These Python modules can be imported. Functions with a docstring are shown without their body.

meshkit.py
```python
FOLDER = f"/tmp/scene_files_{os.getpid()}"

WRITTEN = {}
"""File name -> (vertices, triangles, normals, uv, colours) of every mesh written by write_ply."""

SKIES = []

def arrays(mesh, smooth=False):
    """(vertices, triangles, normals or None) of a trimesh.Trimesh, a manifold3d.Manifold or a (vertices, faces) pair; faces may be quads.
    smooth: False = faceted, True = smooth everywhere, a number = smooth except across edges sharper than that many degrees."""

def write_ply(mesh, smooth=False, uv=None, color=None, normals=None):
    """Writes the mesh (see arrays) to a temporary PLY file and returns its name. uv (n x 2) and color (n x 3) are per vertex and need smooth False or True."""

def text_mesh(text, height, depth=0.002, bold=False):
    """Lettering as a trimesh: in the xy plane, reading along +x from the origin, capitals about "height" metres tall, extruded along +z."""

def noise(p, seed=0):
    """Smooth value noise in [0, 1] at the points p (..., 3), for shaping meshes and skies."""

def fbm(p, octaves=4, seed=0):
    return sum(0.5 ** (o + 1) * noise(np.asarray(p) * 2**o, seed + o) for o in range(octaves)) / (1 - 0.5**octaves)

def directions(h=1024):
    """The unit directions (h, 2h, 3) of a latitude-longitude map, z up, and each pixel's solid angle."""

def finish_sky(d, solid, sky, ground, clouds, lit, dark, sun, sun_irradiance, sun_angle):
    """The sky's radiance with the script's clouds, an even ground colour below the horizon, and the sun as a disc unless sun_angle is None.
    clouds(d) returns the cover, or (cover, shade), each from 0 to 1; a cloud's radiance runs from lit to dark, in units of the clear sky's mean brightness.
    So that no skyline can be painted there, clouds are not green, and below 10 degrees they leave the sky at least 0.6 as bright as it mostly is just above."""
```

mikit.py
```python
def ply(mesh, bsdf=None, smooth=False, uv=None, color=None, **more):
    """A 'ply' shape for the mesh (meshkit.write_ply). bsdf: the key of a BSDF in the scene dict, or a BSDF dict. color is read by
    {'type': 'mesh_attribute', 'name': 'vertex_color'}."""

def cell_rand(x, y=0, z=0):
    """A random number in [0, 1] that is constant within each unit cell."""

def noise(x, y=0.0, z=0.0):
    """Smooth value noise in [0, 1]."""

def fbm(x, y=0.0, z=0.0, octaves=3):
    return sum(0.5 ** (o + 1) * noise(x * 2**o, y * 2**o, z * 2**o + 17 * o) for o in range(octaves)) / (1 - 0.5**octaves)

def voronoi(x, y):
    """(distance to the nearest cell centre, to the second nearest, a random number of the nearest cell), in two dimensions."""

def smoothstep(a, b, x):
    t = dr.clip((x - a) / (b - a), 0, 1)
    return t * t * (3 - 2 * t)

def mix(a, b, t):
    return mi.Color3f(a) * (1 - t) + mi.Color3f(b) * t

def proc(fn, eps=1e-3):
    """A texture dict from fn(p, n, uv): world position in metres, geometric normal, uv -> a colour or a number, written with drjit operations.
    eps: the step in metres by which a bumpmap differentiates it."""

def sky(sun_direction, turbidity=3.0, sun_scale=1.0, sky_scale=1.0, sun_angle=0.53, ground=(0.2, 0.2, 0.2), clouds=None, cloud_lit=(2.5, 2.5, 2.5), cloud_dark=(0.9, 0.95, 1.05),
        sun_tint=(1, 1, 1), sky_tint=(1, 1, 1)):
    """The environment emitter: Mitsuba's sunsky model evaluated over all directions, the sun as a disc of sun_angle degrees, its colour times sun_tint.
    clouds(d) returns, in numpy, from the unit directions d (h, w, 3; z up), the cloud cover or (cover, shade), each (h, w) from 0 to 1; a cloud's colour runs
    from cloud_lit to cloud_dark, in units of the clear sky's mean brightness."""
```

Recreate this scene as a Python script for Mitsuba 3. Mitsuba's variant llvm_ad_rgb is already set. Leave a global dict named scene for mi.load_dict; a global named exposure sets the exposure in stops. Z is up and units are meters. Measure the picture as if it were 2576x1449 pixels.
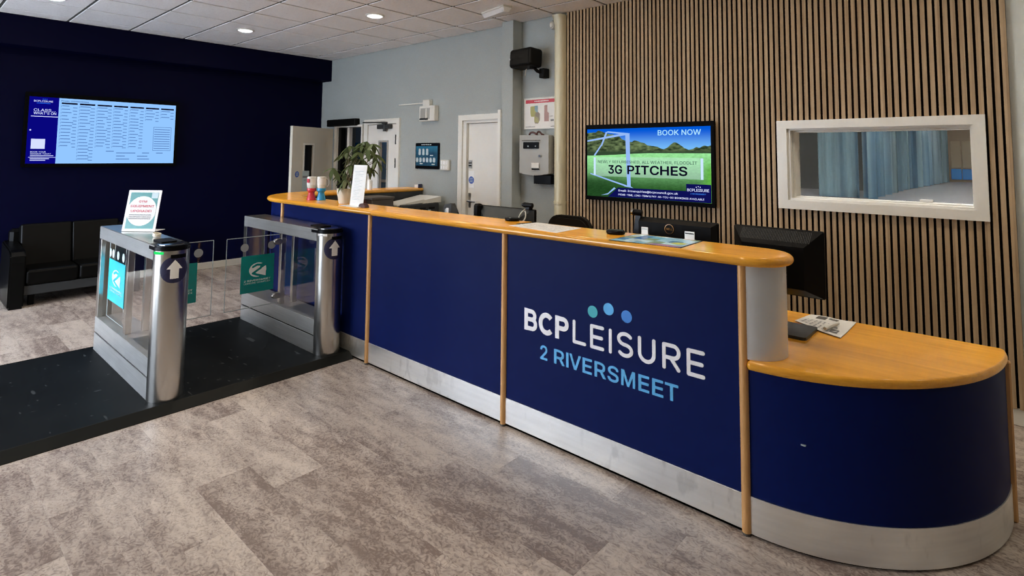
import math, random
import numpy as np, trimesh, manifold3d
import mitsuba as mi, drjit as dr
import mikit, meshkit
from mikit import noise, fbm, cell_rand, smoothstep, mix, proc
from shapely.geometry import Polygon, LineString, Point, box as sbox
from shapely.ops import unary_union

T = mi.ScalarTransform4f
scene, labels = {}, {}
rng = random.Random(7)

# ------------------------------------------------------------------ camera
RIGHT = np.array([0.74442706, 0.66764091, 0.00916288])
FWD = np.array([-0.66654681, 0.74225965, 0.06903592])
UP = np.array([0.03928997, -0.0574997, 0.99757209])
EYE = np.array([4.21479, -2.50406, 1.58041])
cam = np.eye(4)
cam[:3, 0], cam[:3, 1], cam[:3, 2], cam[:3, 3] = -RIGHT, UP, FWD, EYE
scene['camera'] = {'type': 'perspective', 'fov_axis': 'x', 'fov': 2 * math.degrees(math.atan(1288 / 1396.94)),
                   'principal_point_offset_x': (1288 - 1280.58) / 2576, 'principal_point_offset_y': (724.5 - 294.70) / 1449,
                   'near_clip': 0.05, 'far_clip': 200.0, 'to_world': T(cam.tolist())}
# ------------------------------------------------------------------ light
exposure = 0.0
SKY = 200.0
def overcast(d):
    n = meshkit.fbm(d * 3.0, 3, 5)
    return np.ones(d.shape[:2]), np.clip(0.2 + 0.6 * n, 0, 1)
scene['sky'] = mikit.sky((-0.4, -0.6, 0.6), turbidity=4.0, sun_scale=0.0, sky_scale=SKY, ground=(0.38, 0.39, 0.39), clouds=overcast,
                         cloud_lit=(1.00, 1.12, 1.30), cloud_dark=(0.72, 0.83, 1.0))
LAMP = (165.0, 145.0, 116.0)        # radiance of a ceiling downlight
CORRIDOR = (3.2, 3.4, 3.7)
HALL = (17.0, 17.2, 17.0)

# ------------------------------------------------------------------ helpers
def lin(r, g, b):
    return [((c / 255) / 12.92 if c <= 10 else ((c / 255 + 0.055) / 1.055) ** 2.4) for c in (r, g, b)]
def rgb(c):
    return {'type': 'rgb', 'value': [float(x) for x in c]}
def mat(name, color, rough=0.5, metal=0.0, spec=0.5, coat=0.0, coat_gloss=0.9, sheen=0.0, two=True):
    b = {'type': 'principled', 'base_color': color if isinstance(color, dict) else rgb(color), 'roughness': rough, 'metallic': metal, 'specular': spec}
    if coat: b.update(clearcoat=coat, clearcoat_gloss=coat_gloss)
    if sheen: b.update(sheen=sheen)
    scene[name] = {'type': 'twosided', 'b': b} if two else b
    return name
def matte(name, color):
    scene[name] = {'type': 'twosided', 'b': {'type': 'diffuse', 'reflectance': color if isinstance(color, dict) else rgb(color)}}
    return name
used = {}
def numbered(base):
    n = used.get(base, 0)
    used[base] = n + 1
    return base if n == 0 else '%s_%03d' % (base, n)
def ply(mesh, m, smooth=False, **k):
    return mikit.ply(mesh, m, smooth=smooth, **k)
def put(name, mesh, m, parent=None, smooth=False, label=None, emit=None, at=None, shape=None, **k):
    key = numbered((parent + '__' if parent else '') + name)
    d = dict(shape) if shape is not None else ply(mesh, m, smooth, **k)
    if at is not None: d['to_world'] = at
    if emit is not None: d['emitter'] = {'type': 'area', 'radiance': emit if isinstance(emit, dict) else rgb(emit)}
    scene[key] = d
    if label: labels[key] = {'label': label}
    return key
def thing(name, label, cat, group=None):
    key = numbered(name)
    labels[key] = {'label': label, 'category': cat}
    if group: labels[key]['group'] = group
    return key
def tag(key, label, cat, group=None):
    labels[key] = {'label': label, 'category': cat}
    if group: labels[key]['group'] = group
    return key
def struct(name, mesh, m, smooth=False, **k):
    key = put(name, mesh, m, None, smooth, **k)
    labels[key] = {'kind': 'structure'}
    return key

def cat(*ms):
    ms = [m for m in ms if m is not None]
    return trimesh.util.concatenate(ms)
def box(x0, x1, y0, y1, z0, z1, b=0.0):
    if x1 < x0: x0, x1 = x1, x0
    if y1 < y0: y0, y1 = y1, y0
    if z1 < z0: z0, z1 = z1, z0
    if b <= 0:
        m = trimesh.creation.box((x1 - x0, y1 - y0, z1 - z0))
        m.apply_translation(((x0 + x1) / 2, (y0 + y1) / 2, (z0 + z1) / 2))
        return m
    b = min(b, (x1 - x0) * .45, (y1 - y0) * .45, (z1 - z0) * .45)
    h, pts = ((x1 - x0) / 2, (y1 - y0) / 2, (z1 - z0) / 2), []
    for sx in (-1, 1):
        for sy in (-1, 1):
            for sz in (-1, 1):
                for k in range(3):
                    o = [h[i] - (0 if i == k else b) for i in range(3)]
                    pts.append((sx * o[0], sy * o[1], sz * o[2]))
    m = trimesh.convex.convex_hull(np.array(pts))
    m.apply_translation(((x0 + x1) / 2, (y0 + y1) / 2, (z0 + z1) / 2))
    return m
def hull(pts):
    return trimesh.convex.convex_hull(np.array(pts, float))
def frame_to(p0, d):
    d = np.asarray(d, float) / np.linalg.norm(d)
    a = np.cross(d, [0, 0, 1.0] if abs(d[2]) < .9 else [1.0, 0, 0]); a /= np.linalg.norm(a)
    M = np.eye(4); M[:3, 0], M[:3, 1], M[:3, 2], M[:3, 3] = a, np.cross(d, a), d, p0
    return M
def lathe(prof, at=(0, 0, 0), n=32, axis=(0, 0, 1)):
    m = trimesh.creation.revolve(np.array(prof, float), sections=n)
    m.apply_transform(frame_to(at, axis) if tuple(axis) != (0, 0, 1) else trimesh.transformations.translation_matrix(at))
    m.fix_normals()
    return m
def cyl(p0, p1, r, r2=None, n=24, bev=0.0):
    p0, p1 = np.asarray(p0, float), np.asarray(p1, float)
    L = np.linalg.norm(p1 - p0); r2 = r if r2 is None else r2
    prof = [(0, 0), (r - bev, 0), (r, bev), (r2, L - bev), (r2 - bev, L), (0, L)] if bev else [(0, 0), (r, 0), (r2, L), (0, L)]
    return lathe(prof, p0, n, p1 - p0)
def tube(points, r, n=8):
    p = np.asarray(points, float)
    t = np.gradient(p, axis=0); t /= np.linalg.norm(t, axis=1, keepdims=True) + 1e-12
    ref = np.array([0, 0, 1.0]) if abs(t[0][2]) < .9 else np.array([1.0, 0, 0])
    a = np.cross(t[0], ref); a /= np.linalg.norm(a)
    V = []
    for i in range(len(p)):
        a = a - t[i] * (a @ t[i]); a /= np.linalg.norm(a); b = np.cross(t[i], a)
        rr = r[i] if hasattr(r, '__len__') else r
        V += [p[i] + rr * (math.cos(q) * a + math.sin(q) * b) for q in np.arange(n) * 2 * math.pi / n]
    F = []
    for i in range(len(p) - 1):
        for j in range(n):
            k = (j + 1) % n
            F += [(i * n + j, i * n + k, (i + 1) * n + k), (i * n + j, (i + 1) * n + k, (i + 1) * n + j)]
    V += [p[0], p[-1]]; e = len(V)
    for j in range(n):
        k = (j + 1) % n
        F += [(e - 2, k, j), (e - 1, (len(p) - 1) * n + j, (len(p) - 1) * n + k)]
    m = trimesh.Trimesh(np.array(V), np.array(F), process=False); m.fix_normals()
    return m
def bez(p, n=16):
    p = np.array(p, float); t = np.linspace(0, 1, n)[:, None]
    while len(p.shape) == 2 and len(p) > 1 and p.shape[0] != n or len(p) < 2:
        break
    q = [np.repeat(x[None], n, 0) for x in p]
    while len(q) > 1:
        q = [(1 - t) * a + t * b for a, b in zip(q[:-1], q[1:])]
    return q[0]
def polys(g):
    return [q for q in getattr(g, 'geoms', [g]) if q.geom_type == 'Polygon' and q.area > 1e-9]
def prism(poly, z0, z1):
    if not hasattr(poly, 'geom_type'): poly = Polygon(poly)
    ms = [trimesh.creation.extrude_polygon(g, z1 - z0, engine='earcut') for g in polys(poly)]
    m = cat(*ms); m.apply_translation((0, 0, z0)); return m
def place(m, o, right, up):
    right, up = np.asarray(right, float), np.asarray(up, float)
    right = right / np.linalg.norm(right); up = up / np.linalg.norm(up)
    M = np.eye(4); M[:3, 0], M[:3, 1], M[:3, 2], M[:3, 3] = right, up, np.cross(right, up), o
    m = m.copy(); m.apply_transform(M); return m
def xz(poly, y0, y1):     # polygon in x, z; from y1 (back) to y0 (front, facing -y)
    return place(prism(poly, 0, y1 - y0), (0, y1, 0), (1, 0, 0), (0, 0, 1))
def yz(poly, x0, x1):     # polygon in y, z; facing +x
    return place(prism(poly, 0, x1 - x0), (x0, 0, 0), (0, 1, 0), (0, 0, 1))
def rrect(x0, x1, y0, y1, r):
    r = min(r, (x1 - x0) / 2.01, (y1 - y0) / 2.01)
    return sbox(x0 + r, y0 + r, x1 - r, y1 - r).buffer(r, quad_segs=6)
def arc(cx, cy, rx, ry, a0, a1, n=16):
    return [(cx + rx * math.cos(math.radians(a)), cy + ry * math.sin(math.radians(a))) for a in np.linspace(a0, a1, n)]
def rounded_slab(outline, z0, z1, r=None, k=6):
    """A slab with a half-round edge from a counter-clockwise outline (its widest line)."""
    P = np.array(outline, float); h = z1 - z0; r = h / 2 if r is None else r
    e = np.roll(P, -1, 0) - P; e /= np.linalg.norm(e, axis=1, keepdims=True) + 1e-12
    nrm = np.stack([e[:, 1], -e[:, 0]], 1); nv = nrm + np.roll(nrm, 1, 0)
    nv /= np.maximum((nv * nrm).sum(1, keepdims=True), .3)
    rings = []
    for q in np.linspace(-90, 90, 2 * k + 1):
        ins = r * (1 - math.cos(math.radians(q))); z = (z0 + z1) / 2 + (h / 2) * math.sin(math.radians(q))
        rings.append(np.column_stack([P - nv * ins, np.full(len(P), z)]))
    n, V, F = len(P), np.vstack(rings), []
    for i in range(len(rings) - 1):
        a = np.arange(n); b = (a + 1) % n
        F += list(zip(i * n + a, i * n + b, (i + 1) * n + b)) + list(zip(i * n + a, (i + 1) * n + b, (i + 1) * n + a))
    tri = np.array(manifold3d.triangulate([rings[-1][:, :2]]))
    F += [tuple(t + (len(rings) - 1) * n) for t in tri] + [tuple(t[::-1]) for t in tri]
    return trimesh.Trimesh(V, np.array(F), process=False)
def ribbon(path, z0, z1, thick):
    """A wall standing on the plan line path (left side of travel is inside)."""
    L = LineString(path)
    P = np.array(path); e = np.gradient(P, axis=0); e /= np.linalg.norm(e, axis=1, keepdims=True)
    nn = np.stack([-e[:, 1], e[:, 0]], 1)
    Q = P + nn * thick; n = len(P)
    V = np.vstack([np.column_stack([P, np.full(n, z0)]), np.column_stack([P, np.full(n, z1)]), np.column_stack([Q, np.full(n, z0)]), np.column_stack([Q, np.full(n, z1)])])
    F = []
    for i in range(n - 1):
        a, b = i, i + 1
        F += [(a, b, n + b), (a, n + b, n + a), (2 * n + b, 2 * n + a, 3 * n + a), (2 * n + b, 3 * n + a, 3 * n + b),
              (n + a, n + b, 3 * n + b), (n + a, 3 * n + b, 3 * n + a), (b, a, 2 * n + a), (b, 2 * n + a, 2 * n + b)]
    F += [(0, n, 3 * n), (0, 3 * n, 2 * n), (n - 1, 3 * n - 1, 4 * n - 1), (n - 1, 4 * n - 1, 2 * n - 1)]
    return trimesh.Trimesh(V, np.array(F), process=False)
def text(s, x0, x1, y0, y1, depth=0.001, bold=False):
    m = meshkit.text_mesh(s, 0.1, 0.01, bold)
    lo, hi = m.bounds
    base = meshkit.text_mesh('H', 0.1, 0.01, bold).bounds
    sy = (y1 - y0) / (base[1][1] - base[0][1]); sx = (x1 - x0) / (hi[0] - lo[0])
    m.apply_translation((-lo[0], -base[0][1], 0)); m.apply_scale((sx, sy, depth / 0.01)); m.apply_translation((x0, y0, 0))
    return m
FY = ((1, 0, 0), (0, 0, 1))     # a face that looks towards -y
FX = ((0, 1, 0), (0, 0, 1))     # a face that looks towards +x

# ------------------------------------------------------------------ materials
def f_floor(p, n, uv):
    s = uv[1] * 37.0
    x, y = p.x + s, p.y + s * 0.7
    cloud = fbm(x * 1.7, y * 7.5, s, 3)
    mid = fbm(x * 9, y * 30, 3.0, 3)
    wx = x + 0.020 * noise(x * 34, y * 40, 1.0); wy = y + 0.020 * noise(x * 34, y * 40, 5.0)
    a, b = noise(wx * 56, wy * 92, 9.0), noise(wx * 105, wy * 160, 2.0)
    fib, fib2 = 1 - dr.abs(2 * a - 1), 1 - dr.abs(2 * b - 1)
    dens = smoothstep(0.25, 0.75, noise(x * 7, y * 15, 4.0))
    t = 0.52 + 1.10 * (cloud - 0.5) + 0.80 * (mid - 0.5) + 0.55 * (b - 0.5) + 0.46 * (uv[0] - 0.5)
    t = t - 0.34 * smoothstep(0.70, 1.0, fib) * (0.3 + 0.7 * dens) + 0.26 * smoothstep(0.80, 1.0, fib2) * (1 - 0.6 * dens)
    return mix((0.146, 0.105, 0.087), (0.450, 0.385, 0.333), dr.clip(t, 0, 1))
mat('floor_vinyl', proc(f_floor), 0.42, spec=0.32)
def wood(a, b, gx, gy, gz, sc=1.0):
    def f(p, n, uv):
        g = fbm(p.x * gx * sc, p.y * gy * sc, p.z * gz * sc, 4)
        fine = noise(p.x * gx * 4 * sc, p.y * gy * 4 * sc, p.z * gz * 4 * sc)
        return mix(a, b, dr.clip(0.5 + 1.3 * (g - 0.5) + 0.35 * (fine - 0.5), 0, 1))
    return proc(f)
mat('beech_top', wood((0.62, 0.255, 0.018), (0.79, 0.375, 0.040), 3.0, 42, 42), 0.16, spec=0.5, coat=0.0, coat_gloss=0.95)
mat('beech_trim', wood((0.46, 0.235, 0.075), (0.58, 0.32, 0.125), 50, 50, 2.2), 0.4)
def f_slat(p, n, uv):
    k = dr.floor((p.x - 0.903) / 0.03998)
    r = cell_rand(k, 3, 1)
    g = fbm(p.x * 130 + r * 40, p.y * 60, p.z * 1.9 + r * 9, 4)
    kn = noise(p.x * 24 + r * 11, 0.0, p.z * 0.9 + r * 5)
    c = mix((0.250, 0.165, 0.089), (0.450, 0.328, 0.206), dr.clip(0.5 + 1.1 * (g - 0.5) + 0.5 * (kn - 0.5) + 0.35 * (r - 0.5), 0, 1))
    return dr.select(dr.abs(n.x) > 0.8, mi.Color3f(0.020, 0.012, 0.008), c)      # veneered front, black core at the sides
mat('oak_slat', proc(f_slat), 0.55, spec=0.3)
matte('felt', (0.010, 0.007, 0.006))
def f_grey(p, n, uv):
    return mi.Color3f(0.315, 0.338, 0.328) * (0.97 + 0.06 * noise(p.x * 90, p.y * 90, p.z * 90))
mat('grey_paint', proc(f_grey), 0.6, spec=0.25)
mat('lit_grey', (0.66, 0.68, 0.63), 0.6, spec=0.2)  # lighter copy of the grey wall tone, brightness of the lit stretch painted in
mat('navy_paint', (0.0004, 0.0006, 0.0105), 0.6, spec=0.05)
mat('navy_laminate', (0.0017, 0.0058, 0.047), 0.48, spec=0.06)
mat('white_paint', (0.74, 0.73, 0.68), 0.35)
mat('door_paint', (0.72, 0.70, 0.65), 0.4)
mat('cream_door', (0.56, 0.52, 0.44), 0.45)
mat('cream_pipe', (0.60, 0.56, 0.40), 0.45)
def f_tile(p, n, uv):
    q = noise(p.x * 130, p.y * 130, 0.0)
    return mi.Color3f(0.92, 0.905, 0.89) * (0.93 + 0.1 * q - 0.10 * smoothstep(0.78, 0.9, noise(p.x * 75, p.y * 75, 3.0)))
matte('ceiling_tile', proc(f_tile))
mat('grid_metal', (0.10, 0.098, 0.095), 0.6, spec=0.1)
def f_alu(p, n, uv):
    q = fbm(p.x * 5, p.y * 5, p.z * 60, 3); s = fbm(p.x * 26 + 4, p.y * 26, p.z * 9, 4) * (0.75 + 0.4 * noise(p.x * 3.1, p.y * 3.1))
    return mi.Color3f(0.90, 0.91, 0.885) * (0.90 + 0.12 * q - 0.16 * smoothstep(0.58, 0.78, s))
mat('kick_aluminium', proc(f_alu), 0.34, metal=0.85, spec=0.5)
mat('column_silver', (0.58, 0.595, 0.61), 0.40, metal=0.30)
def f_steel(p, n, uv):
    return mi.Color3f(0.42, 0.42, 0.405) * (0.86 + 0.16 * noise(p.x * 5, p.y * 5, p.z * 190) + 0.06 * noise(p.x * 14, p.y * 14, p.z * 14))
mat('steel', proc(f_steel), 0.40, metal=0.7)
mat('steel_column', (0.55, 0.53, 0.49), 0.24, metal=1.0)
mat('chrome', (0.75, 0.75, 0.74), 0.15, metal=1.0)
def f_mat(p, n, uv):
    s = fbm(p.x * 3, p.y * 3, 1.0, 4)
    sc = smoothstep(0.90, 0.97, noise(p.x * 16 + 3 * noise(p.x * 5, p.y * 5), p.y * 40, 4.0))
    return mi.Color3f(0.0062, 0.0072, 0.0078) * (0.7 + 0.6 * s) + mi.Color3f(0.03, 0.032, 0.033) * sc
mat('rubber', proc(f_mat), 0.46, spec=0.035)
mat('rubber_edge', (0.0085, 0.009, 0.0078), 0.5, spec=0.08)
mat('leather', (0.0018, 0.0018, 0.0016), 0.36, spec=0.09)
mat('black_plastic', (0.0026, 0.0026, 0.0025), 0.45, spec=0.07)
mat('gloss_black', (0.002, 0.002, 0.0024), 0.3, spec=0.10)
mat('bezel_black', (0.0012, 0.0012, 0.0014), 0.5, spec=0.03)
mat('dark_grey', (0.020, 0.021, 0.021), 0.5, spec=0.25)
mat('monitor_slope', (0.022, 0.025, 0.024), 0.45, spec=0.3)
mat('fabric_dark', (0.010, 0.0085, 0.0065), 0.8, spec=0.1)
mat('grey_box', (0.30, 0.295, 0.27), 0.45)
mat('grey_box_dark', (0.05, 0.042, 0.035), 0.5)
mat('white_plastic', (0.66, 0.65, 0.60), 0.4)
mat('pure_white', (0.80, 0.80, 0.79), 0.5)
matte('paper', (0.78, 0.77, 0.74))
matte('ink', (0.03, 0.03, 0.035))
matte('screen_dark', (0.004, 0.004, 0.016))
matte('grey_ink', (0.22, 0.22, 0.23))
mat('pot_ceramic', (0.72, 0.67, 0.55), 0.4)
mat('soil', (0.03, 0.02, 0.012), 0.9)
mat('stem', (0.12, 0.10, 0.045), 0.7)
scene['leaf_green'] = {'type': 'principledthin', 'base_color': rgb((0.085, 0.112, 0.050)), 'roughness': 0.45, 'diff_trans': 0.5, 'spec_trans': 0.0}
scene['leaf_pale'] = {'type': 'principledthin', 'base_color': rgb((0.19, 0.22, 0.12)), 'roughness': 0.4, 'diff_trans': 0.5, 'spec_trans': 0.0}
mat('red_plastic', (0.48, 0.02, 0.03), 0.35)
mat('blue_plastic', (0.02, 0.24, 0.48), 0.35)
mat('teal_print', (0.000, 0.155, 0.140), 0.35)
mat('cyan_print', (0.02, 0.42, 0.55), 0.35)
mat('navy_sticker', (0.010, 0.010, 0.040), 0.4)
mat('frost_dot', (0.20, 0.21, 0.22), 0.6)
mat('frost_pale', (0.42, 0.50, 0.52), 0.6)
mat('logo_white', (0.78, 0.79, 0.82), 0.4)
mat('logo_blue', (0.085, 0.39, 0.73), 0.4)
mat('logo_teal', (0.005, 0.26, 0.29), 0.4)
mat('logo_sky', (0.06, 0.36, 0.72), 0.4)
mat('logo_royal', (0.012, 0.16, 0.52), 0.4)
mat('sign_blue', (0.03, 0.07, 0.30), 0.45)
mat('red_print', (0.42, 0.03, 0.05), 0.5)
mat('brown', (0.05, 0.014, 0.010), 0.5)
mat('corridor_blue', (0.004, 0.11, 0.27), 0.6)
mat('corridor_grey', (0.19, 0.25, 0.33), 0.6)
mat('hall_floor', (0.15, 0.145, 0.14), 0.5)
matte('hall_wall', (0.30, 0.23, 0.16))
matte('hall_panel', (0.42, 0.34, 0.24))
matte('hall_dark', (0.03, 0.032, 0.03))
mat('pad_blue', (0.02, 0.24, 0.80), 0.5)
def f_curtain(p, n, uv):
    q = fbm(p.x * 1.7 + 3, p.y * 1.7, 0.0, 3); v = fbm(p.x * 3.1, p.y * 3.1, p.z * 0.25, 3)
    return mix((0.06, 0.135, 0.215), (0.22, 0.345, 0.40), dr.clip(0.5 + 2.4 * (q - 0.5), 0, 1)) * (0.5 + 0.9 * v)
matte('hall_curtain', proc(f_curtain))
scene['glass'] = {'type': 'thindielectric', 'int_ior': 1.5}
mat('glass_edge', (0.30, 0.34, 0.34), 0.3)
matte('black_matte', (0.0, 0.0, 0.0))

CEIL = 3.058
WB = 2.12           # back wall's face
# ------------------------------------------------------------------ floor
FL = struct('floor', box(-4.1, 7.1, -5.3, 2.3, -0.12, -0.006), 'floor_vinyl')
ROW, Y0, PL = 0.2535, -0.18, 0.915
ends = {0: 2.79, 1: 1.32, 2: 1.10, 3: 1.867, 4: 1.565, 5: 2.21, 6: 1.716, 7: 1.07, 8: 1.40}
def plank(x0, x1, y0, y1):
    m = box(x0 + .0001, x1 - .0001, y0 + .0001, y1 - .0001, -0.006, 0.0, 0.0003)
    c = (rng.random() ** 1.0, rng.random())
    return put('plank', m, 'floor_vinyl', FL, uv=np.tile(c, (len(m.vertices), 1)))
# (meshes with uv need smooth=False; the plank's tone rides in its uv)
for r in range(-8, 15):
    y1 = Y0 + ROW - r * ROW; y0 = y1 - ROW
    if y0 > 2.1: continue
    y1 = min(y1, WB)
    off = ends.get(r, rng.random() * PL)
    k0 = math.floor((-4.0 - off) / PL)
    for k in range(k0, k0 + 12):
        x0, x1 = off + k * PL, off + (k + 1) * PL
        x0, x1 = max(x0, -4.0), min(x1, 5.2)
        if x1 - x0 < 0.02: continue
        if y0 > 0.2 and x0 > -1.6 and x1 < 4.1: continue        # behind the counter
        if y1 < -2.6 and x0 > 0.5: continue                      # behind the camera's view
        if y1 < -3.0 and x0 > -1: continue
        plank(x0, x1, y0, y1)
# ------------------------------------------------------------------ walls
holes = [sbox(-3.50, -0.01, -2.80, 1.99), sbox(-2.68, -0.01, -1.965, 2.015), sbox(-0.62, -0.01, -0.06, 1.99), sbox(2.985, 1.275, 4.05, 1.795)]
wall = sbox(-6.4, -0.01, 7.12, 3.4)
for h in holes: wall = wall.difference(h)
BACK = struct('wall_back', xz(wall, WB, WB + 0.14), 'grey_paint')
struct('wall_pillar', box(0.085, 0.25, 1.965, WB, 0, CEIL, 0.004), 'grey_paint')
LEFT = struct('wall_left', box(-4.12, -4.0, -5.3, WB, -0.01, 3.4), 'navy_paint')
struct('trim_1', box(-4.0, -3.727, -5.16, WB, 2.73, CEIL), 'navy_paint')
struct('baseboard_left', box(-4.0, -3.985, -5.2, WB, 0, 0.092, 0.004), 'white_paint')
struct('wall_right', box(7.0, 7.12, -5.3, WB, -0.01, 3.4), 'grey_paint')
# entrance glazing in the wall behind the camera
gl = sbox(-4.0, -0.01, 7.12, 3.4)
glz = [sbox(-3.88 + i * 1.36, 0.06, -2.60 + i * 1.36, 2.5) for i in range(3)]
for g in glz: gl = gl.difference(g)
struct('wall_front', xz(gl, -5.3, -5.16), 'white_paint')
for i, g in enumerate(glz):
    x0, z0, x1, z1 = g.bounds
    w = struct('window_%d' % (i + 2), xz(sbox(x0, z0, x1, z1).difference(sbox(x0 + .05, z0 + .05, x1 - .05, z1 - .05)), -5.26, -5.2), 'dark_grey')
    put('pane', place(trimesh.Trimesh([(x0 + .05, z0 + .05, 0), (x1 - .05, z0 + .05, 0), (x1 - .05, z1 - .05, 0), (x0 + .05, z1 - .05, 0)], [(0, 1, 2), (0, 2, 3)]), (0, -5.23, 0), *FY), 'glass', w)
# ------------------------------------------------------------------ ceiling
CE = struct('ceiling', box(-4.1, 7.1, -5.3, 2.2, CEIL + 0.012, CEIL + 0.1), 'ceiling_tile')
GX, GY, PT = -1.0556, 1.7745, 0.6
X_T, Y_T = (GX - 5 * PT, GX + 7 * PT), (GY - 8 * PT, WB)
std = ply(box(0.012, PT - 0.012, 0.012, PT - 0.012, CEIL - 0.001, CEIL + 0.012, 0.004), 'ceiling_tile')
for i in range(-5, 7):
    for j in range(-8, 1):
        x0, y0 = GX + i * PT, GY + j * PT
        xa, xb, yb = max(x0, -3.727), x0 + PT, min(y0 + PT, WB)
        if xb - xa < 0.03: continue
        if xa == x0 and yb == y0 + PT:
            put('tile', None, None, CE, shape=std, at=T().translate([x0, y0, 0]))
        else:
            put('tile', box(xa + .012, xb - .012, y0 + .012, yb - .012, CEIL - 0.001, CEIL + 0.012, 0.004), 'ceiling_tile', CE)
for i in range(-4, 8):
    put('grid_bar', box(GX + i * PT - .011, GX + i * PT + .011, Y_T[0], WB, CEIL + 0.006, CEIL + 0.011), 'grid_metal', CE)
for j in range(-8, 1):
    for i in range(-5, 7):
        x0 = max(GX + i * PT, -3.727)
        put('grid_bar', box(x0 + .011, GX + (i + 1) * PT - .011, GY + j * PT - .011, GY + j * PT + .011, CEIL + 0.006, CEIL + 0.011), 'grid_metal', CE)
put('plain_tiles', cat(box(X_T[1] + .012, 7.0, -5.2, WB, CEIL - .001, CEIL + .012), box(-3.727, X_T[1], -5.2, Y_T[0] - .012, CEIL - .001, CEIL + .012)), 'ceiling_tile', CE)

# ------------------------------------------------------------------ slat wall
put('backing_panel', xz(sbox(0.885, 0.07, 4.236, CEIL).difference(sbox(2.95, 1.25, 4.06, 1.82)), 2.098, WB), 'felt', BACK)
P_S, G0 = 0.03998, 0.923
sl_full = ply(box(0.0066, P_S - 0.0066, 2.075, 2.098, 0.10, CEIL - .002, 0.0012), 'oak_slat')
sl_low = ply(box(0.0066, P_S - 0.0066, 2.075, 2.098, 0.10, 1.203, 0.0012), 'oak_slat')
sl_high = ply(box(0.0066, P_S - 0.0066, 2.075, 2.098, 1.862, CEIL - .002, 0.0012), 'oak_slat')
for k in range(-1, 82):
    x = G0 + k * P_S
    at = T().translate([x, 0, 0])
    if x + P_S > 2.90 and x < 4.112:
        put('slat', None, None, BACK, shape=sl_low, at=at); put('slat', None, None, BACK, shape=sl_high, at=at)
    else:
        put('slat', None, None, BACK, shape=sl_full, at=at)
put('edge_slat', box(4.207, 4.236, 2.072, WB, 0.10, CEIL - .002, 0.002), 'oak_slat', BACK)
struct('wall_back_lit', box(4.237, 7.0, 2.112, WB, 0.0, CEIL), 'lit_grey')  # added thin panel; its lighter colour stands for light on the grey wall
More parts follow.
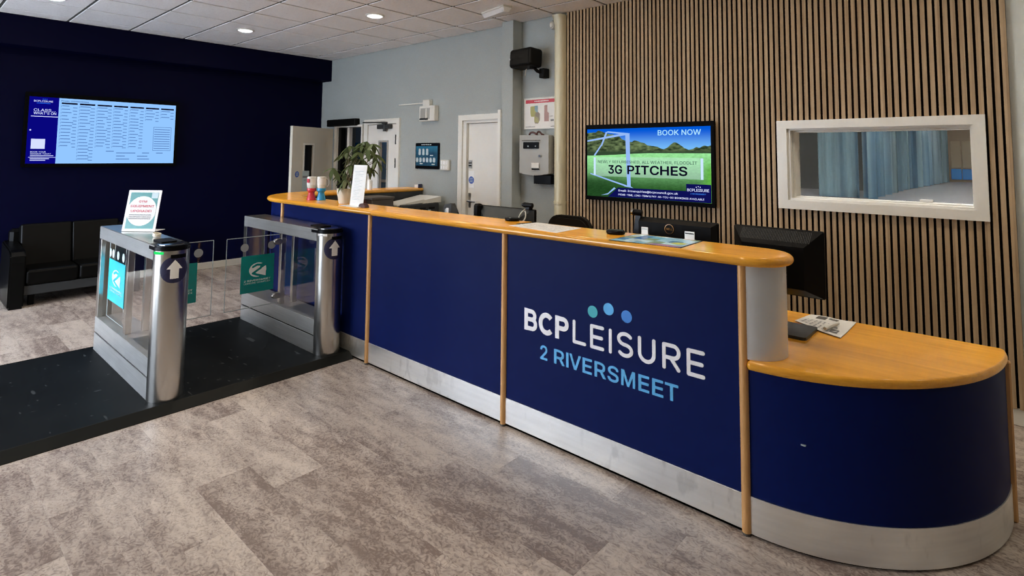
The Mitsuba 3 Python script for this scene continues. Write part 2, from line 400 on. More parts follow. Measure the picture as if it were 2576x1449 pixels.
struct('baseboard_back', cat(box(0.885, 7.0, 2.085, WB, 0, 0.10, 0.004), box(-1.95, -0.75, 2.105, WB, 0, 0.1, 0.004)), 'white_paint')

# internal window
WN = struct('window_1', xz(sbox(2.895, 1.2006, 4.1164, 1.8652).difference(sbox(2.965, 1.265, 4.055, 1.803)), 2.045, 2.098), 'white_paint')
put('frame_step', xz(sbox(2.955, 1.255, 4.065, 1.813).difference(sbox(2.985, 1.281, 4.043, 1.790)), 2.068, 2.13), 'white_paint', WN)
put('frame_lining', xz(sbox(2.983, 1.273, 4.052, 1.797).difference(sbox(3.000, 1.290, 4.037, 1.778)), 2.128, 2.26), 'white_paint', WN)
put('pane', place(trimesh.Trimesh([(2.99, 1.28, 0), (4.045, 1.28, 0), (4.045, 1.79, 0), (2.99, 1.79, 0)], [(0, 1, 2), (0, 2, 3)]), (0, 2.20, 0), *FY), 'glass', WN)
# the sports hall that the window shows
struct('wall_hall_back', box(-9, 9, 48.2, 48.5, 0, 7.5), 'hall_wall')
struct('wall_hall_right', box(8.8, 9, 2.3, 48.2, 0, 7.5), 'hall_wall')
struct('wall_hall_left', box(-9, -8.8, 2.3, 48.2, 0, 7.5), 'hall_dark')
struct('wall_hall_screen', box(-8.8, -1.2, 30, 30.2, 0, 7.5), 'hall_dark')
struct('wall_hall_front', cat(box(-9, 9, 2.27, 2.37, 3.39, 7.5), box(7.1, 9, 2.27, 2.37, 0, 3.39), box(-9, -6.38, 2.27, 2.37, 0, 3.39)), 'hall_wall')
struct('floor_hall', box(-9, 9, 2.3, 48.2, -0.2, 0.0), 'hall_floor')
struct('ceiling_hall', box(-9, 9, 2.3, 48.2, 7.5, 7.7), 'hall_wall')
def curtain(pts, amp, z0=0.03, z1=7.2, seed=1, n=260, k=1.0):
    P = np.array(bez(pts, n)); s_ = np.concatenate([[0], np.cumsum(np.linalg.norm(np.diff(P, axis=0), axis=1))])
    e = np.gradient(P, axis=0); e /= np.linalg.norm(e, axis=1, keepdims=True); nn = np.stack([-e[:, 1], e[:, 0]], 1)
    w = amp * (np.sin(s_ * 3.3 * k + seed) + 0.6 * np.sin(s_ * 7.1 * k + 2 * seed) + 0.3 * np.sin(s_ * 15.7 * k))
    return ribbon([tuple(q) for q in P + nn * w[:, None]], z0, z1, 0.02)
tag(put('divider_curtain', curtain([(-1.62, 23.3), (-0.9, 23.7), (-0.20, 23.4)], 0.10, k=2.0), 'hall_curtain', smooth=60), 'blue hall curtain seen through the window, left of the dark gap', 'curtain')
tag(put('divider_curtain', curtain([(0.10, 23.0), (-0.05, 28.0), (0.20, 37.0), (1.03, 47.6)], 0.17, seed=4), 'hall_curtain', smooth=60), 'long pale blue hall curtain running away behind the window glass', 'curtain')
for q, (xa, xb) in enumerate(((1.14, 1.72), (1.76, 2.42))):
    tag(put('crash_pad', box(xa, xb, 48.0, 48.195, 0.18, 0.93, 0.03), 'pad_blue'), ['bright blue wall pad nearest the curtain, seen through the window', 'bright blue wall pad at the right edge of the window glass'][q], 'wall pad')
    put('panel', box(xa + .02, xb - .02, 48.14, 48.2, 1.0, 2.9, 0.02), 'hall_panel', 'wall_hall_back')
for q, (x, y) in enumerate(((-4, 12), (3, 12), (-3, 24), (3.4, 24), (3.4, 38))):  # unseen lamps added to give the hall its light
    t = thing('added_hall_lamp', 'unseen lamp panel added on the ceiling of the sports hall behind the window', 'lamp', 'added hall ceiling lamps')
    put('housing', box(x - .75, x + .75, y - .45, y + .45, 7.42, 7.499, 0.01), 'white_plastic', t)
    put('diffuser', box(x - .7, x + .7, y - .4, y + .4, 7.405, 7.419), 'black_matte', t, emit=[c * 30 for c in HALL])

# ------------------------------------------------------------------ doorway, doors, corridor
struct('wall_corridor', box(-5.15, -1.7, 3.5, 3.6, 1.80, 2.6), 'corridor_grey')
struct('wall_corridor_lower', box(-5.15, -1.7, 3.49, 3.6, 0, 1.80), 'corridor_blue')
struct('wall_corridor_left', box(-6.3, -5.15, 3.5, 3.6, 0, 2.6), 'grey_box')
struct('wall_corridor_end', box(-6.4, -6.3, 2.26, 3.6, 0, 2.6), 'hall_wall')
struct('wall_corridor_right', box(-1.72, -1.7, 2.26, 3.49, 0, 2.6), 'corridor_grey')
struct('floor_corridor', box(-6.3, -1.7, 2.26, 3.6, -0.1, 0.0), 'hall_floor')
struct('ceiling_corridor', box(-6.3, -1.7, 2.26, 3.6, 2.6, 2.7), 'ceiling_tile')
put('dado_rail', box(-5.15, -1.72, 3.47, 3.49, 1.08, 1.13, .004), 'white_paint', 'wall_corridor_lower')
t = thing('added_corridor_lamp', 'small unseen lamp panel added on the ceiling of the corridor behind the open doorway', 'lamp')
put('housing', box(-4.3, -3.7, 2.6, 3.0, 2.55, 2.599, 0.005), 'white_plastic', t)  # unseen lamp, put in because the corridor needed light
put('diffuser', box(-4.27, -3.73, 2.63, 2.97, 2.54, 2.549), 'black_matte', t, emit=CORRIDOR)
D3 = struct('door_3', xz(sbox(-3.54, 0, -2.775, 2.015).difference(sbox(-3.47, -1, -2.81, 1.985)), 2.085, 2.24), 'door_paint')
put('jamb_seal', box(-3.472, -3.40, 2.12, 2.2, 0, 1.985), 'black_plastic', D3)
put('inner_post', box(-3.30, -3.24, 2.16, 2.22, 0, 1.985, 0.004), 'door_paint', D3)
# open leaf, hinged at the left of the doorway and swung into the room
hx, hy, ex, ey = -3.555, 2.075, -3.205, 1.245
e = np.array([ex - hx, ey - hy]); LW = np.linalg.norm(e); e /= LW
def on_leaf(m): return place(m, (ex, ey, 0), (-e[0], -e[1], 0), (0, 0, 1))     # u runs from the free edge to the hinge
LF = put('leaf', on_leaf(prism(sbox(0, 0.008, LW, 1.968).difference(sbox(0.25, 0.55, 0.44, 1.71)), -0.044, 0)), 'cream_door', D3)
put('edge_strip', on_leaf(box(-0.004, 0.03, -0.046, 0.003, 0.01, 1.967)), 'door_paint', LF)
put('glazing_bead', on_leaf(prism(sbox(0.23, 0.53, 0.46, 1.73).difference(sbox(0.255, 0.555, 0.435, 1.705)), -0.001, 0.008)), 'door_paint', LF)
put('vision_panel', on_leaf(prism(sbox(0.25, 0.55, 0.44, 1.71), -0.026, -0.02)), 'gloss_black', LF)
put('closer_bar', on_leaf(box(0.09, 0.80, 0.0, 0.035, 1.865, 1.915, 0.008)), 'brown', LF)
put('sign_disc', on_leaf(prism(Point(0.115, 1.29).buffer(0.042), 0, 0.002)), 'sign_blue', LF)
put('sign_text', on_leaf(cat(*[prism(sbox(0.09, 1.268 + .018 * i, 0.14, 1.276 + .018 * i), 0.002, 0.0025) for i in range(3)])), 'frost_pale', LF)
put('notice', on_leaf(prism(sbox(0.22, 0.92, 0.36, 1.335), 0.008, 0.010)), 'frost_pale', LF)
put('notice_text', on_leaf(cat(prism(sbox(0.225, 1.235, 0.345, 1.262), 0.010, 0.0105), prism(sbox(0.25, 1.20, 0.31, 1.208), 0.010, 0.0105))), 'grey_ink', LF)
t = tag(put('sensor_box', box(-3.68, -2.90, 2.03, WB, 2.003, 2.105, 0.008), 'black_plastic'), 'long black sensor box on the wall above the open doorway', 'sensor box')
# closed door with the closer
D1 = struct('door_1', xz(sbox(-2.755, 0, -1.915, 2.078).difference(sbox(-2.662, -1, -1.985, 2.005)), 2.095, 2.25), 'white_paint')
L1 = put('leaf', xz(sbox(-2.655, 0.008, -1.99, 2.0).difference(sbox(-2.37, 0.55, -2.19, 1.755)), 2.108, 2.15), 'door_paint', D1)
put('glazing_bead', xz(sbox(-2.395, 0.53, -2.165, 1.775).difference(sbox(-2.365, 0.555, -2.195, 1.75)), 2.10, 2.11), 'grey_box', L1)
put('vision_panel', place(trimesh.Trimesh([(-2.37, .55, 0), (-2.19, .55, 0), (-2.19, 1.755, 0), (-2.37, 1.755, 0)], [(0, 1, 2), (0, 2, 3)]), (0, 2.13, 0), *FY), 'glass', L1)
put('sign_disc', xz(Point(-2.583, 1.30).buffer(0.042), 2.105, 2.108), 'sign_blue', L1)
put('sign_text', xz(unary_union([sbox(-2.61, 1.283 + .015 * i, -2.557, 1.289 + .015 * i) for i in range(3)]), 2.1045, 2.1052), 'frost_pale', L1)
c = put('closer', box(-2.38, -2.08, 2.055, 2.108, 1.935, 1.995, 0.008), 'dark_grey', D1)
put('spindle', cat(cyl((-2.21, 2.07, 1.90), (-2.21, 2.07, 2.03), 0.022), box(-2.24, -2.18, 2.04, 2.10, 2.0, 2.03, 0.004)), 'dark_grey', c, smooth=40)
put('arm', cat(tube([(-2.21, 2.05, 2.022), (-2.62, 1.99, 2.03)], 0.009), tube([(-2.62, 1.99, 2.03), (-2.60, 2.09, 2.035)], 0.009)), 'dark_grey', c, smooth=40)
for z in (1.72, 1.40):
    put('hinge', cyl((-1.987, 2.098, z), (-1.987, 2.098, z + 0.13), 0.011, n=12), 'dark_grey', D1, smooth=40)
# second door
D2 = struct('door_2', xz(sbox(-0.745, 0, 0.05, 2.062).difference(sbox(-0.675, -1, -0.03, 1.995)), 2.095, WB), 'white_paint')
put('frame_lining', xz(sbox(-0.68, 0, -0.02, 2.0).difference(sbox(-0.618, -1, -0.06, 1.963)), 2.115, 2.25), 'white_paint', D2)
L2 = put('leaf', box(-0.615, -0.062, 2.150, 2.192, 0.008, 1.96, 0.002), 'door_paint', D2)
put('architrave', box(0.045, 0.090, 1.945, 1.962, 0.0, 2.085, 0.004), 'white_paint', D2)
put('latch_plate', box(-0.603, -0.545, 2.142, 2.15, 1.425, 1.52, 0.002), 'steel', L2)
put('latch_slot', cat(box(-0.598, -0.55, 2.139, 2.143, 1.45, 1.463), box(-0.598, -0.55, 2.139, 2.143, 1.482, 1.494)), 'black_plastic', L2)
put('sign_plate', xz(sbox(-0.60, 1.195, -0.515, 1.395), 2.148, 2.15), 'pure_white', L2)
put('sign_disc', xz(Point(-0.557, 1.285).buffer(0.043), 2.146, 2.148), 'sign_blue', L2)
put('sign_text', xz(unary_union([sbox(-0.585, 1.262 + .02 * i, -0.53, 1.270 + .02 * i) for i in range(3)]), 2.1455, 2.1462), 'frost_pale', L2)
put('handle', cat(box(-0.60, -0.56, 2.142, 2.15, 0.96, 1.13, 0.002), tube([(-0.58, 2.145, 1.04), (-0.58, 2.10, 1.04), (-0.56, 2.093, 1.038), (-0.43, 2.095, 1.035)], 0.010)), 'chrome', L2, smooth=40)

# ------------------------------------------------------------------ reception counter
RC = thing('reception_counter', 'long navy panelled reception counter with beech worktops, wooden strips and an aluminium kickboard', 'counter')
AX = (-0.875, 0.5464, 1.9438, 3.3337)
KB = 0.163
for a, b in zip(AX[:-1], AX[1:]):
    put('front_panel', box(a + .002, b - .002, 0, 0.022, KB, 1.118), 'navy_laminate', RC)
    put('kickboard', box(a + .017, b - .017, -0.004, 0.022, 0.016, KB - .001, 0.0015), 'kick_aluminium', RC)
    put('kick_shadow', box(a, b, 0.010, 0.03, 0.0, 0.016), 'black_matte', RC)  # black strip standing in for the shadow under the kickboard
lc = arc(-0.95, 0.75, 0.75, 0.75, 180, 270, 28)
lpath = [(-1.70, 2.10), (-1.70, 1.4)] + lc + [(AX[0] - .001, 0.0)]
put('front_panel', ribbon(lpath, KB, 1.118, 0.022), 'navy_laminate', RC, smooth=40)
put('kickboard', ribbon([(x + (0.95 + x < 0) * 0, y) for x, y in lpath], 0.010, KB - .001, 0.02), 'kick_aluminium', RC, smooth=40)
for x in AX:
    pr_ = Polygon(arc(x, 0.0, 0.019, 0.021, 180, 360, 14) + [(x + .019, .02), (x - .019, .02)])
    put('wood_strip', prism(pr_, 0.012, 1.118 if x < 3.3 else 1.117), 'beech_trim', RC, smooth=40)
    put('strip_foot', prism(Polygon(arc(x, 0, 0.017, 0.019, 180, 360, 10) + [(x + .017, .02), (x - .017, .02)]), 0, 0.012), 'grey_box_dark', RC)
# low curved end
cx_, cy_ = 3.349, 0.88
cpath = arc(cx_, cy_, 0.818, 0.88, 270, 360, 40)
put('curved_panel', ribbon([(3.335, 0.0)] + cpath, KB, 0.685, 0.022), 'navy_laminate', RC, smooth=40)
put('curved_kickboard', ribbon([(3.352, -0.003)] + arc(cx_, cy_, 0.822, 0.884, 271, 360, 40), 0.011, KB - .001, 0.022), 'kick_aluminium', RC, smooth=40)
put('kick_shadow', ribbon([(3.335, 0.006)] + arc(cx_, cy_, 0.808, 0.870, 270, 360, 24), 0, 0.011, 0.02), 'black_matte', RC)  # the same black shadow strip, following the curved kickboard
put('wood_strip', box(4.150, 4.186, 0.872, 0.912, 0.0, 0.685, 0.006), 'beech_trim', RC)
put('end_panel', box(4.148, 4.166, 0.905, 0.95, 0, 0.685), 'navy_laminate', RC)
low = [(3.353, -0.026)] + arc(cx_ + .004, cy_ + .02, 0.826, 0.926, 271, 358, 44) + [(4.172, 0.93), (4.155, 0.952), (3.9, 0.955), (2.0, 0.955), (-1.30, 0.955), (-1.30, 0.29), (3.353, 0.29)]
put('low_worktop', rounded_slab(low, 0.683, 0.722, 0.012), 'beech_top', RC, smooth=40)
# high worktop in two lengths, with a seam at the second strip
SEAM = 0.60
w1 = [(SEAM, -0.042), (SEAM, 0.285), (0.2, 0.285), (-0.5, 0.29)] + arc(-0.95, 0.75, 0.45, 0.46, 270, 180, 20) + [(-1.40, 1.4), (-1.40, 2.112), (-1.742, 2.112), (-1.742, 1.4)] + arc(-0.95, 0.75, 0.792, 0.792, 180, 270, 36) + [(-0.3, -0.042)]
w2 = [(SEAM + .002, -0.042), (2.0, -0.042)] + arc(3.335, 0.128, 0.168, 0.170, 270, 450, 30) + [(2.0, 0.298), (SEAM + .002, 0.285)]
put('worktop', rounded_slab(w1, 1.116, 1.156), 'beech_top', RC, smooth=40)
put('worktop', rounded_slab(w2, 1.115, 1.157), 'beech_top', RC, smooth=40)
put('end_column', prism(Polygon(arc(3.335, 0.130, 0.137, 0.138, 262, 450, 40) + [(3.335, 0.25)]).union(sbox(3.33, 0.0, 3.36, .26)), 0.7225, 1.117), 'column_silver', RC, smooth=40)
put('inner_panel', cat(box(-0.9, 3.33, 0.25, 0.268, 0.0, 1.117), box(-1.43, -1.41, 0.75, 2.1, 0, 1.117)), 'dark_grey', RC)
# lettering
ya = -0.0025
def stroke(lines, w, flat=False):
    return unary_union([LineString(l).buffer(w / 2, cap_style='flat' if flat else 'round', join_style='mitre' if flat else 'round', quad_segs=8) for l in lines])
zb, zt = 0.584, 0.707
w = 0.0185; h0, h1 = zb + w / 2, zt - w / 2; hm = (h0 + h1) / 2
def S_curve(x0, x1):
    a, b, c_ = (x0 + x1) / 2, (x1 - x0) / 2 - w / 2, (h1 - h0) / 4
    up = [(a + b * math.cos(math.radians(q)), h1 - c_ + c_ * math.sin(math.radians(q))) for q in np.linspace(35, 250, 20)]
    dn = [(a + b * math.cos(math.radians(q)), h0 + c_ + c_ * math.sin(math.radians(q))) for q in np.linspace(70, -145, 20)]
    return up + dn
def bowl(x0, x1, za, zb_):
    r = (zb_ - za) / 2
    return [(x0, zb_), (x1 - r, zb_)] + [(x1 - r + r * math.cos(math.radians(q)), (za + zb_) / 2 + r * math.sin(math.radians(q))) for q in np.linspace(85, -85, 12)] + [(x1 - r, za), (x0, za)]
thin = []
thin.append(stroke([[(2.449, h1), (2.449, h0), (2.517, h0)]], w))
def E_(x0, x1): return stroke([[(x1 - .009, h1), (x0 + .009, h1), (x0 + .009, h0), (x1 - .009, h0)], [(x0 + .009, hm), (x1 - .015, hm)]], w)
thin += [E_(2.551, 2.636), stroke([[(2.673, h1), (2.673, h0)]], w), stroke([S_curve(2.712, 2.803)], w)]
thin.append(stroke([[(2.838, h1), (2.838, h0 + .035)] + [(2.876 + .038 * math.cos(math.radians(q)), h0 + .038 + .038 * math.sin(math.radians(q))) for q in np.linspace(180, 360, 16)] + [(2.914, h1)]], w))
thin.append(stroke([[(2.966, h0), (2.966, h1)], bowl(2.966, 3.040, hm - .004, h1), [(3.000, hm - .004), (3.038, h0)]], w))
thin.append(E_(3.078, 3.164))
wb = 0.027; g0, g1 = zb + wb / 2, zt - wb / 2; gm = (g0 + g1) / 2 + .003
thick = [stroke([[(2.1145, zb), (2.1145, zt)]], wb, True), stroke([bowl(2.112, 2.178, gm, g1), bowl(2.112, 2.184, g0, gm)], wb * .9, True)]
thick.append(stroke([[(2.262 + .042 * math.cos(math.radians(q)), (g0 + g1) / 2 + (g1 - g0) / 2 * math.sin(math.radians(q))) for q in np.linspace(42, 318, 26)]], wb, True))
thick += [stroke([[(2.336, zb), (2.336, zt)]], wb, True), stroke([bowl(2.333, 2.402, gm - .006, g1)], wb * .92, True)]
for g in (unary_union(thick[:2]), thick[2], unary_union(thick[3:5]), *thin):
    put('logo_letter', xz(g, ya, 0.001), 'logo_white', RC, label='white letter of the logo')
for ch, x0, x1 in (('2', 2.219, 2.270), ('R', 2.316, 2.387), ('I', 2.397, 2.414), ('V', 2.420, 2.494), ('E', 2.503, 2.562), ('R', 2.578, 2.646), ('S', 2.656, 2.722), ('M', 2.735, 2.813), ('E', 2.830, 2.888), ('E', 2.903, 2.961), ('T', 2.969, 3.036)):
    put('logo_letter', xz(sbox(x0, 0.447, x1, 0.525), ya, 0.001) if ch == 'I' else place(text(ch, x0, x1, 0.447, 0.525, 0.003, True), (0, 0.0005, 0), *FY), 'logo_blue', RC, label='light blue letter under the logo')
for x, z, m in ((2.567, 0.771, 'logo_teal'), (2.663, 0.802, 'logo_sky'), (2.767, 0.785, 'logo_royal')):
    put('logo_dot', xz(Point(x, z).buffer(0.0305, quad_segs=12), ya, 0.001), m, RC, label={'logo_teal': 'teal dot', 'logo_sky': 'sky blue dot', 'logo_royal': 'royal blue dot'}[m])
put('scuff', box(3.545, 3.563, 0.02, 0.035, 0.425, 0.429), 'frost_pale', RC, label='pale scratch on the curved panel')

# ------------------------------------------------------------------ turnstiles
MT = thing('platform_mat', 'wide black rubber platform under both turnstiles', 'platform')
def mat_strip(pts): return hull([(x, y, z) for y in (-4.6, -0.006) for x, z in pts])
put('top_sheet', mat_strip(((-1.232, 0.0), (0.298, 0.0), (0.298, 0.0415), (-1.232, 0.0415))), 'rubber', MT)
put('front_edge', mat_strip(((0.299, 0.0), (0.378, 0.0), (0.378, 0.003), (0.306, 0.042), (0.299, 0.043))), 'rubber_edge', MT)
put('back_edge', mat_strip(((-1.233, 0.0), (-1.33, 0.0), (-1.33, 0.003), (-1.241, 0.042), (-1.233, 0.043))), 'rubber_edge', MT)
def teal_card(parent, o, right, wd, ht, m, white, full=True):
    """Sticker with the round river emblem; o is its lower left corner."""
    put('sticker', place(prism(sbox(0, 0, wd, ht), 0, 0.003), o, right, (0, 0, 1)), m, parent, label='printed sticker on the glass')
    cx, cz, R, sx, sz = 0.0, 0.0, 1.0, wd * .26, ht * .195
    disc = Point(cx, cz).buffer(R, quad_segs=16).union(sbox(cx + R * .2, cz - R * .95, cx + R * .95, cz + R * .45))
    two = stroke([[(-.55, .45), (-.1, .72), (.45, .62), (.35, .2), (-.15, -.15), (-.55, -.45), (.05, -.75), (.8, -1.05)]], .28)
    top = stroke([[(.45, .62), (1.2, .9)], [(.5, .4), (1.2, .9)]], .35)
    em = prism(disc.difference(two).difference(top), 0, 1); em.apply_scale((sx, sz, .001)); em.apply_translation((wd * .5, ht * .60, .003))
    put('emblem', place(em, o, right, (0, 0, 1)), white, parent)
    put('lettering', place(cat(text('2 RIVERSMEET', wd * .10, wd * .90, ht * .30, ht * .345, .001, True), text('LEISURE COMPLEX', wd * .10, wd * .90, ht * .235, ht * .275, .001, False)), np.array(o) + np.cross(right, (0, 0, 1)) * .003, right, (0, 0, 1)), white, parent)
def sheet(pts):
    return trimesh.Trimesh(np.array(pts, float), [(0, 1, 2), (0, 2, 3)], process=False)
ZM = 0.042
def turnstile(y0, label, led):
    t = thing('turnstile', label, 'turnstile')
    y1 = y0 + 0.20; ym = y0 + 0.10
    def foot(g=0.0, xb=0.165):
        return Polygon([(xb, y1 + g), (xb, y0 - g)] + arc(0.185, ym, 0.098 + g, 0.10 + g, 270, 450, 32))
    put('plinth', box(-1.165, 0.17, y0, y1, ZM, 0.172, 0.002), 'steel', t)
    put('plinth_gap', box(-1.15, 0.168, y0 + .008, y1 - .008, 0.172, 0.182), 'black_plastic', t)
    put('lower_box', box(-1.165, 0.17, y0, y1, 0.182, 0.298, 0.002), 'steel', t)
    put('column', prism(foot(), ZM, 0.962), 'steel_column', t, smooth=40)
    put('top_beam', box(-1.165, 0.17, y0, y1, 0.898, 0.992, 0.003), 'steel', t)
    put('top_plate', box(-1.160, 0.085, y0 + .004, y1 - .004, 0.992, 0.9935), 'steel_column', t)
    put('back_post', cat(box(-1.165, -1.10, y0, y0 + .03, 0.298, 0.898, 0.002), box(-1.165, -1.13, y0 + .03, y1 - .03, 0.298, 0.898), box(-1.165, -1.10, y1 - .03, y1, 0.298, 0.898, 0.002)), 'steel_column', t)
    for q, yy in enumerate((y0 + 0.045, y1 - 0.045)):
        put('pivot_post', box(-0.495, -0.455, yy - .022, yy + .022, 0.298, 0.898, 0.004), 'steel_column', t)
    for yy in (y0 + .02, y1 - .02):
        for xa, xb in ((-1.10, -0.50), (-0.45, 0.165)):
            if yy < ym and xb < 0 or yy > ym: continue
            put('glass_panel', sheet([(xa, yy, .298), (xb, yy, .298), (xb, yy, .898), (xa, yy, .898)]), 'glass', t)
    put('cap_lid', cat(prism(foot(0.003, 0.085), 0.964, 0.984), prism(foot(-.004, 0.09), 0.984, 0.993)), 'gloss_black', t, smooth=40)
    put('reader_pad', prism(rrect(-0.04, 0.13, y0 + .05, y1 - .05, .02), 0.992, 1.004), 'black_plastic', t)
    put('cap_plate', prism(Polygon(arc(0.15, ym, 0.10, 0.075, 0, 360, 40)[:-1]).intersection(sbox(0.140, -9, 9, 9)), 0.993, 0.996), 'chrome', t)
    # indicator slot and sensor window on the round front
    def on_front(poly, g=0.0012):     # poly in (angle in degrees around the column, z)
        ps = np.array(poly.exterior.coords)[:-1]
        m = trimesh.creation.extrude_polygon(poly, 1.0, engine='earcut')
        m = m.subdivide_to_size(6.0) if False else m
        v = m.vertices
        a = np.radians(v[:, 0]); r = 0.099 + g * v[:, 2]
        m = trimesh.Trimesh(np.column_stack([0.185 + r * np.cos(a), ym + (r + .001) * np.sin(a), v[:, 1]]), m.faces, process=False)
        return m
    def fine(poly, step=4.0):
        x0, z0, x1, z1 = poly.bounds
        cells = []
        for k in range(int((x1 - x0) / step) + 1):
            cells += polys(poly.intersection(sbox(x0 + k * step, z0, x0 + (k + 1) * step, z1)))
        return cells
    def front(poly, g=0.0012): return cat(*[on_front(c, g) for c in fine(poly)])
    if led: put('status_light', front(rrect(-89, -44, 0.942, 0.957, .007), 0.003), 'black_matte', t, emit=lin(40, 235, 110), label='lit green status light')
    else: put('status_light', front(rrect(-89, -40, 0.942, 0.960, .007), 0.003), 'pure_white', t, label='pale unlit status light')
    put('sensor_window', front(rrect(-20, 32, 0.915, 0.938, .006), 0.002), 'gloss_black', t)
    ac = -6
    R_ = math.degrees(0.082 / 0.1)
    circle = Polygon([(ac + R_ * math.cos(q), 0.845 + 0.082 * math.sin(q)) for q in np.linspace(0, 2 * math.pi, 60)[:-1]])
    circle = circle.intersection(sbox(-90, 0, 90, 2))
    k = math.degrees(1 / 0.1)
    arrow = Polygon([(ac + x * k, 0.845 + z) for x, z in ((-.024, -.055), (.024, -.055), (.024, .005), (.045, .005), (0, .062), (-.045, .005), (-.024, .005))])
    put('arrow_sticker', front(circle, 0.0016), 'navy_sticker', t, label='round navy sticker with an arrow')
    put('arrow', front(arrow, 0.0026), 'pure_white', t, label='white upward arrow')
    return t
TL = turnstile(-1.35, 'left turnstile with a lit green light and a gym notice on top', True)
TR = turnstile(-0.232, 'right turnstile standing against the reception counter', False)
def wing(t, xa, ya_, xb, yb, z0, z1, dots, m_sticker, white, stick):
    """A swing glass gate; from its pivot (xa, ya) to its free edge (xb, yb)."""
    g = put('gate_glass', sheet([(xa, ya_, z0), (xb, yb, z0), (xb, yb, z1), (xa, ya_, z1)]), 'glass', t)
    ed = [(xa, ya_, z1), (xb, yb, z1), (xb, yb, z0), (xa, ya_, z0)]
    put('glass_edge', cat(*[tube([a, b], 0.0032, 4) for a, b in zip(ed[:-1], ed[1:])]), 'glass_edge', g)
    d = np.array([xb - xa, yb - ya_, 0]); L = np.linalg.norm(d); d /= L
    for z in (z0 + .06, z1 - .06):
        put('clamp', cat(place(rounded_slab(arc(0, 0, .045, .028, 0, 360, 20)[:-1], -.02, .02, .01), (xa + d[0] * .02, ya_ + d[1] * .02, z), d, (0, 0, 1))), 'steel_column', g, smooth=40)
    right = d if (np.cross(d, (0, 0, 1)) @ (EYE - np.array([xa, ya_, z0]))) > 0 else -d
    o0 = np.array([xa, ya_, 0.0])
    nrm = np.cross(right, (0, 0, 1))
    for u, z, r in dots:
        put('frosted_dot', place(prism(Point(0, 0).buffer(r), .001, .002), o0 + d * u + np.array([0, 0, z]), right, (0, 0, 1)), white[1], g)
    u0, u1, za, zc = stick
    ul = u0 if right @ d > 0 else u1
    teal_card(g, o0 + d * ul + np.array([0, 0, za]) + nrm * .001, right, abs(u1 - u0), zc - za, m_sticker, white[0])
# gate glass across the lane, one wing from each pedestal, and the left pedestal's second wing folded along it
wing(TR, -0.475, -0.21, -0.475, -0.652, 0.315, 0.888, ((.075, .806, .033), (.30, .806, .033)), 'teal_print', ('pure_white', 'frost_dot'), (0.05, 0.325, 0.435, 0.735))
wing(TL, -0.475, -1.17, -0.475, -0.752, 0.315, 0.892, ((.31, .806, .033), (.12, .806, .033)), 'teal_print', ('pure_white', 'frost_dot'), (0.03, 0.305, 0.435, 0.735))
wing(TL, -0.50, -1.302, -1.045, -1.302, 0.315, 0.885, ((.17, .800, .033), (.31, .800, .033), (.44, .800, .033), (.52, .800, .033)), 'cyan_print', ('frost_pale', 'frost_pale'), (0.10, 0.54, 0.445, 0.755))

# gym notice in an acrylic stand
GS = thing('notice_stand', 'white framed teal gym notice leaning on top of the left turnstile', 'notice')
b0, b1 = np.array([-0.689, -1.322, 0.996]), np.array([-0.500, -1.158, 0.996])
gd = (b1 - b0) / np.linalg.norm(b1 - b0); gn = np.array([-gd[1], gd[0], 0]); gup = gn * math.sin(.207) + np.array([0, 0, math.cos(.207)])
GW, GH = 0.25, 0.306
def gy(m, k=0.0): return place(m, b0 + np.cross(gd, gup) * k, gd, gup)
put('backing', gy(prism(rrect(0, GW, 0, GH, .004), -.004, 0)), 'pure_white', GS)
put('support_foot', cat(hull([b0 + gn * .0, b1, b0 + gn * .12, b1 + gn * .12, b0 + (0, 0, .004), b1 + (0, 0, .004), b0 + gn * .12 + (0, 0, .004), b1 + gn * .12 + (0, 0, .004)])), 'pure_white', GS)
put('print', gy(prism(sbox(.02, .02, GW - .02, GH - .018), 0, .001)), 'teal_print', GS, label='teal printed sheet')
put('print_circle', gy(prism(Point(.122, .150).buffer(.110, quad_segs=24).intersection(sbox(.02, .02, GW - .02, GH - .018)), .001, .0015)), 'paper', GS)
put('print_corner', gy(prism(sbox(.18, .245, .228, .286), .001, .0016)), 'frost_pale', GS)
put('lettering', gy(cat(text('GYM', .090, .152, .212, .228, .0006, True), text('EQUIPMENT', .035, .212, .177, .194, .0006, True), text('UPGRADE!', .042, .198, .141, .158, .0006, True)), .0016), 'red_print', GS, label='red lettering')
put('small_print', gy(cat(*[prism(sbox(.035, z, .20, z + .006), .0015, .002) for z in (.118, .103, .090)])), 'grey_ink', GS)
tag(put('tape_roll', lathe([(.016, -.010), (.026, -.010), (.026, .010), (.016, .010), (.016, -.010)], (-0.215, -1.225, 1.010), 24, (0.2, 0.1, 1)), 'pot_ceramic', smooth=40), 'small cream roll lying in front of the gym notice', 'tape roll')

# ------------------------------------------------------------------ sofa
SF = thing('sofa', 'black leather two-seat sofa against the navy wall', 'sofa')
sy0, sy1 = -1.635, -0.50
def arm_mesh(ya_, yb):
    prof = Polygon([(-3.90, 0.0), (-3.225, 0.0), (-3.235, 0.30), (-3.228, 0.46), (-3.236, 0.525), (-3.275, 0.562), (-3.36, 0.580), (-3.86, 0.62), (-3.90, 0.60)]).buffer(-.01).buffer(.01)
    m = xz(prof, ya_, yb)
    return m
def soft(x0, x1, y0, y1, z0, z1, r):
    return trimesh.Trimesh(*[np.asarray(a) for a in (lambda k: (k.vert_properties[:, :3], k.tri_verts))(manifold3d.Manifold.hull(manifold3d.Manifold.compose([manifold3d.Manifold.sphere(r, 24).translate((x, y, z)) for x in (x0 + r, x1 - r) for y in (y0 + r, y1 - r) for z in (z0 + r, z1 - r)])).to_mesh())], process=False)
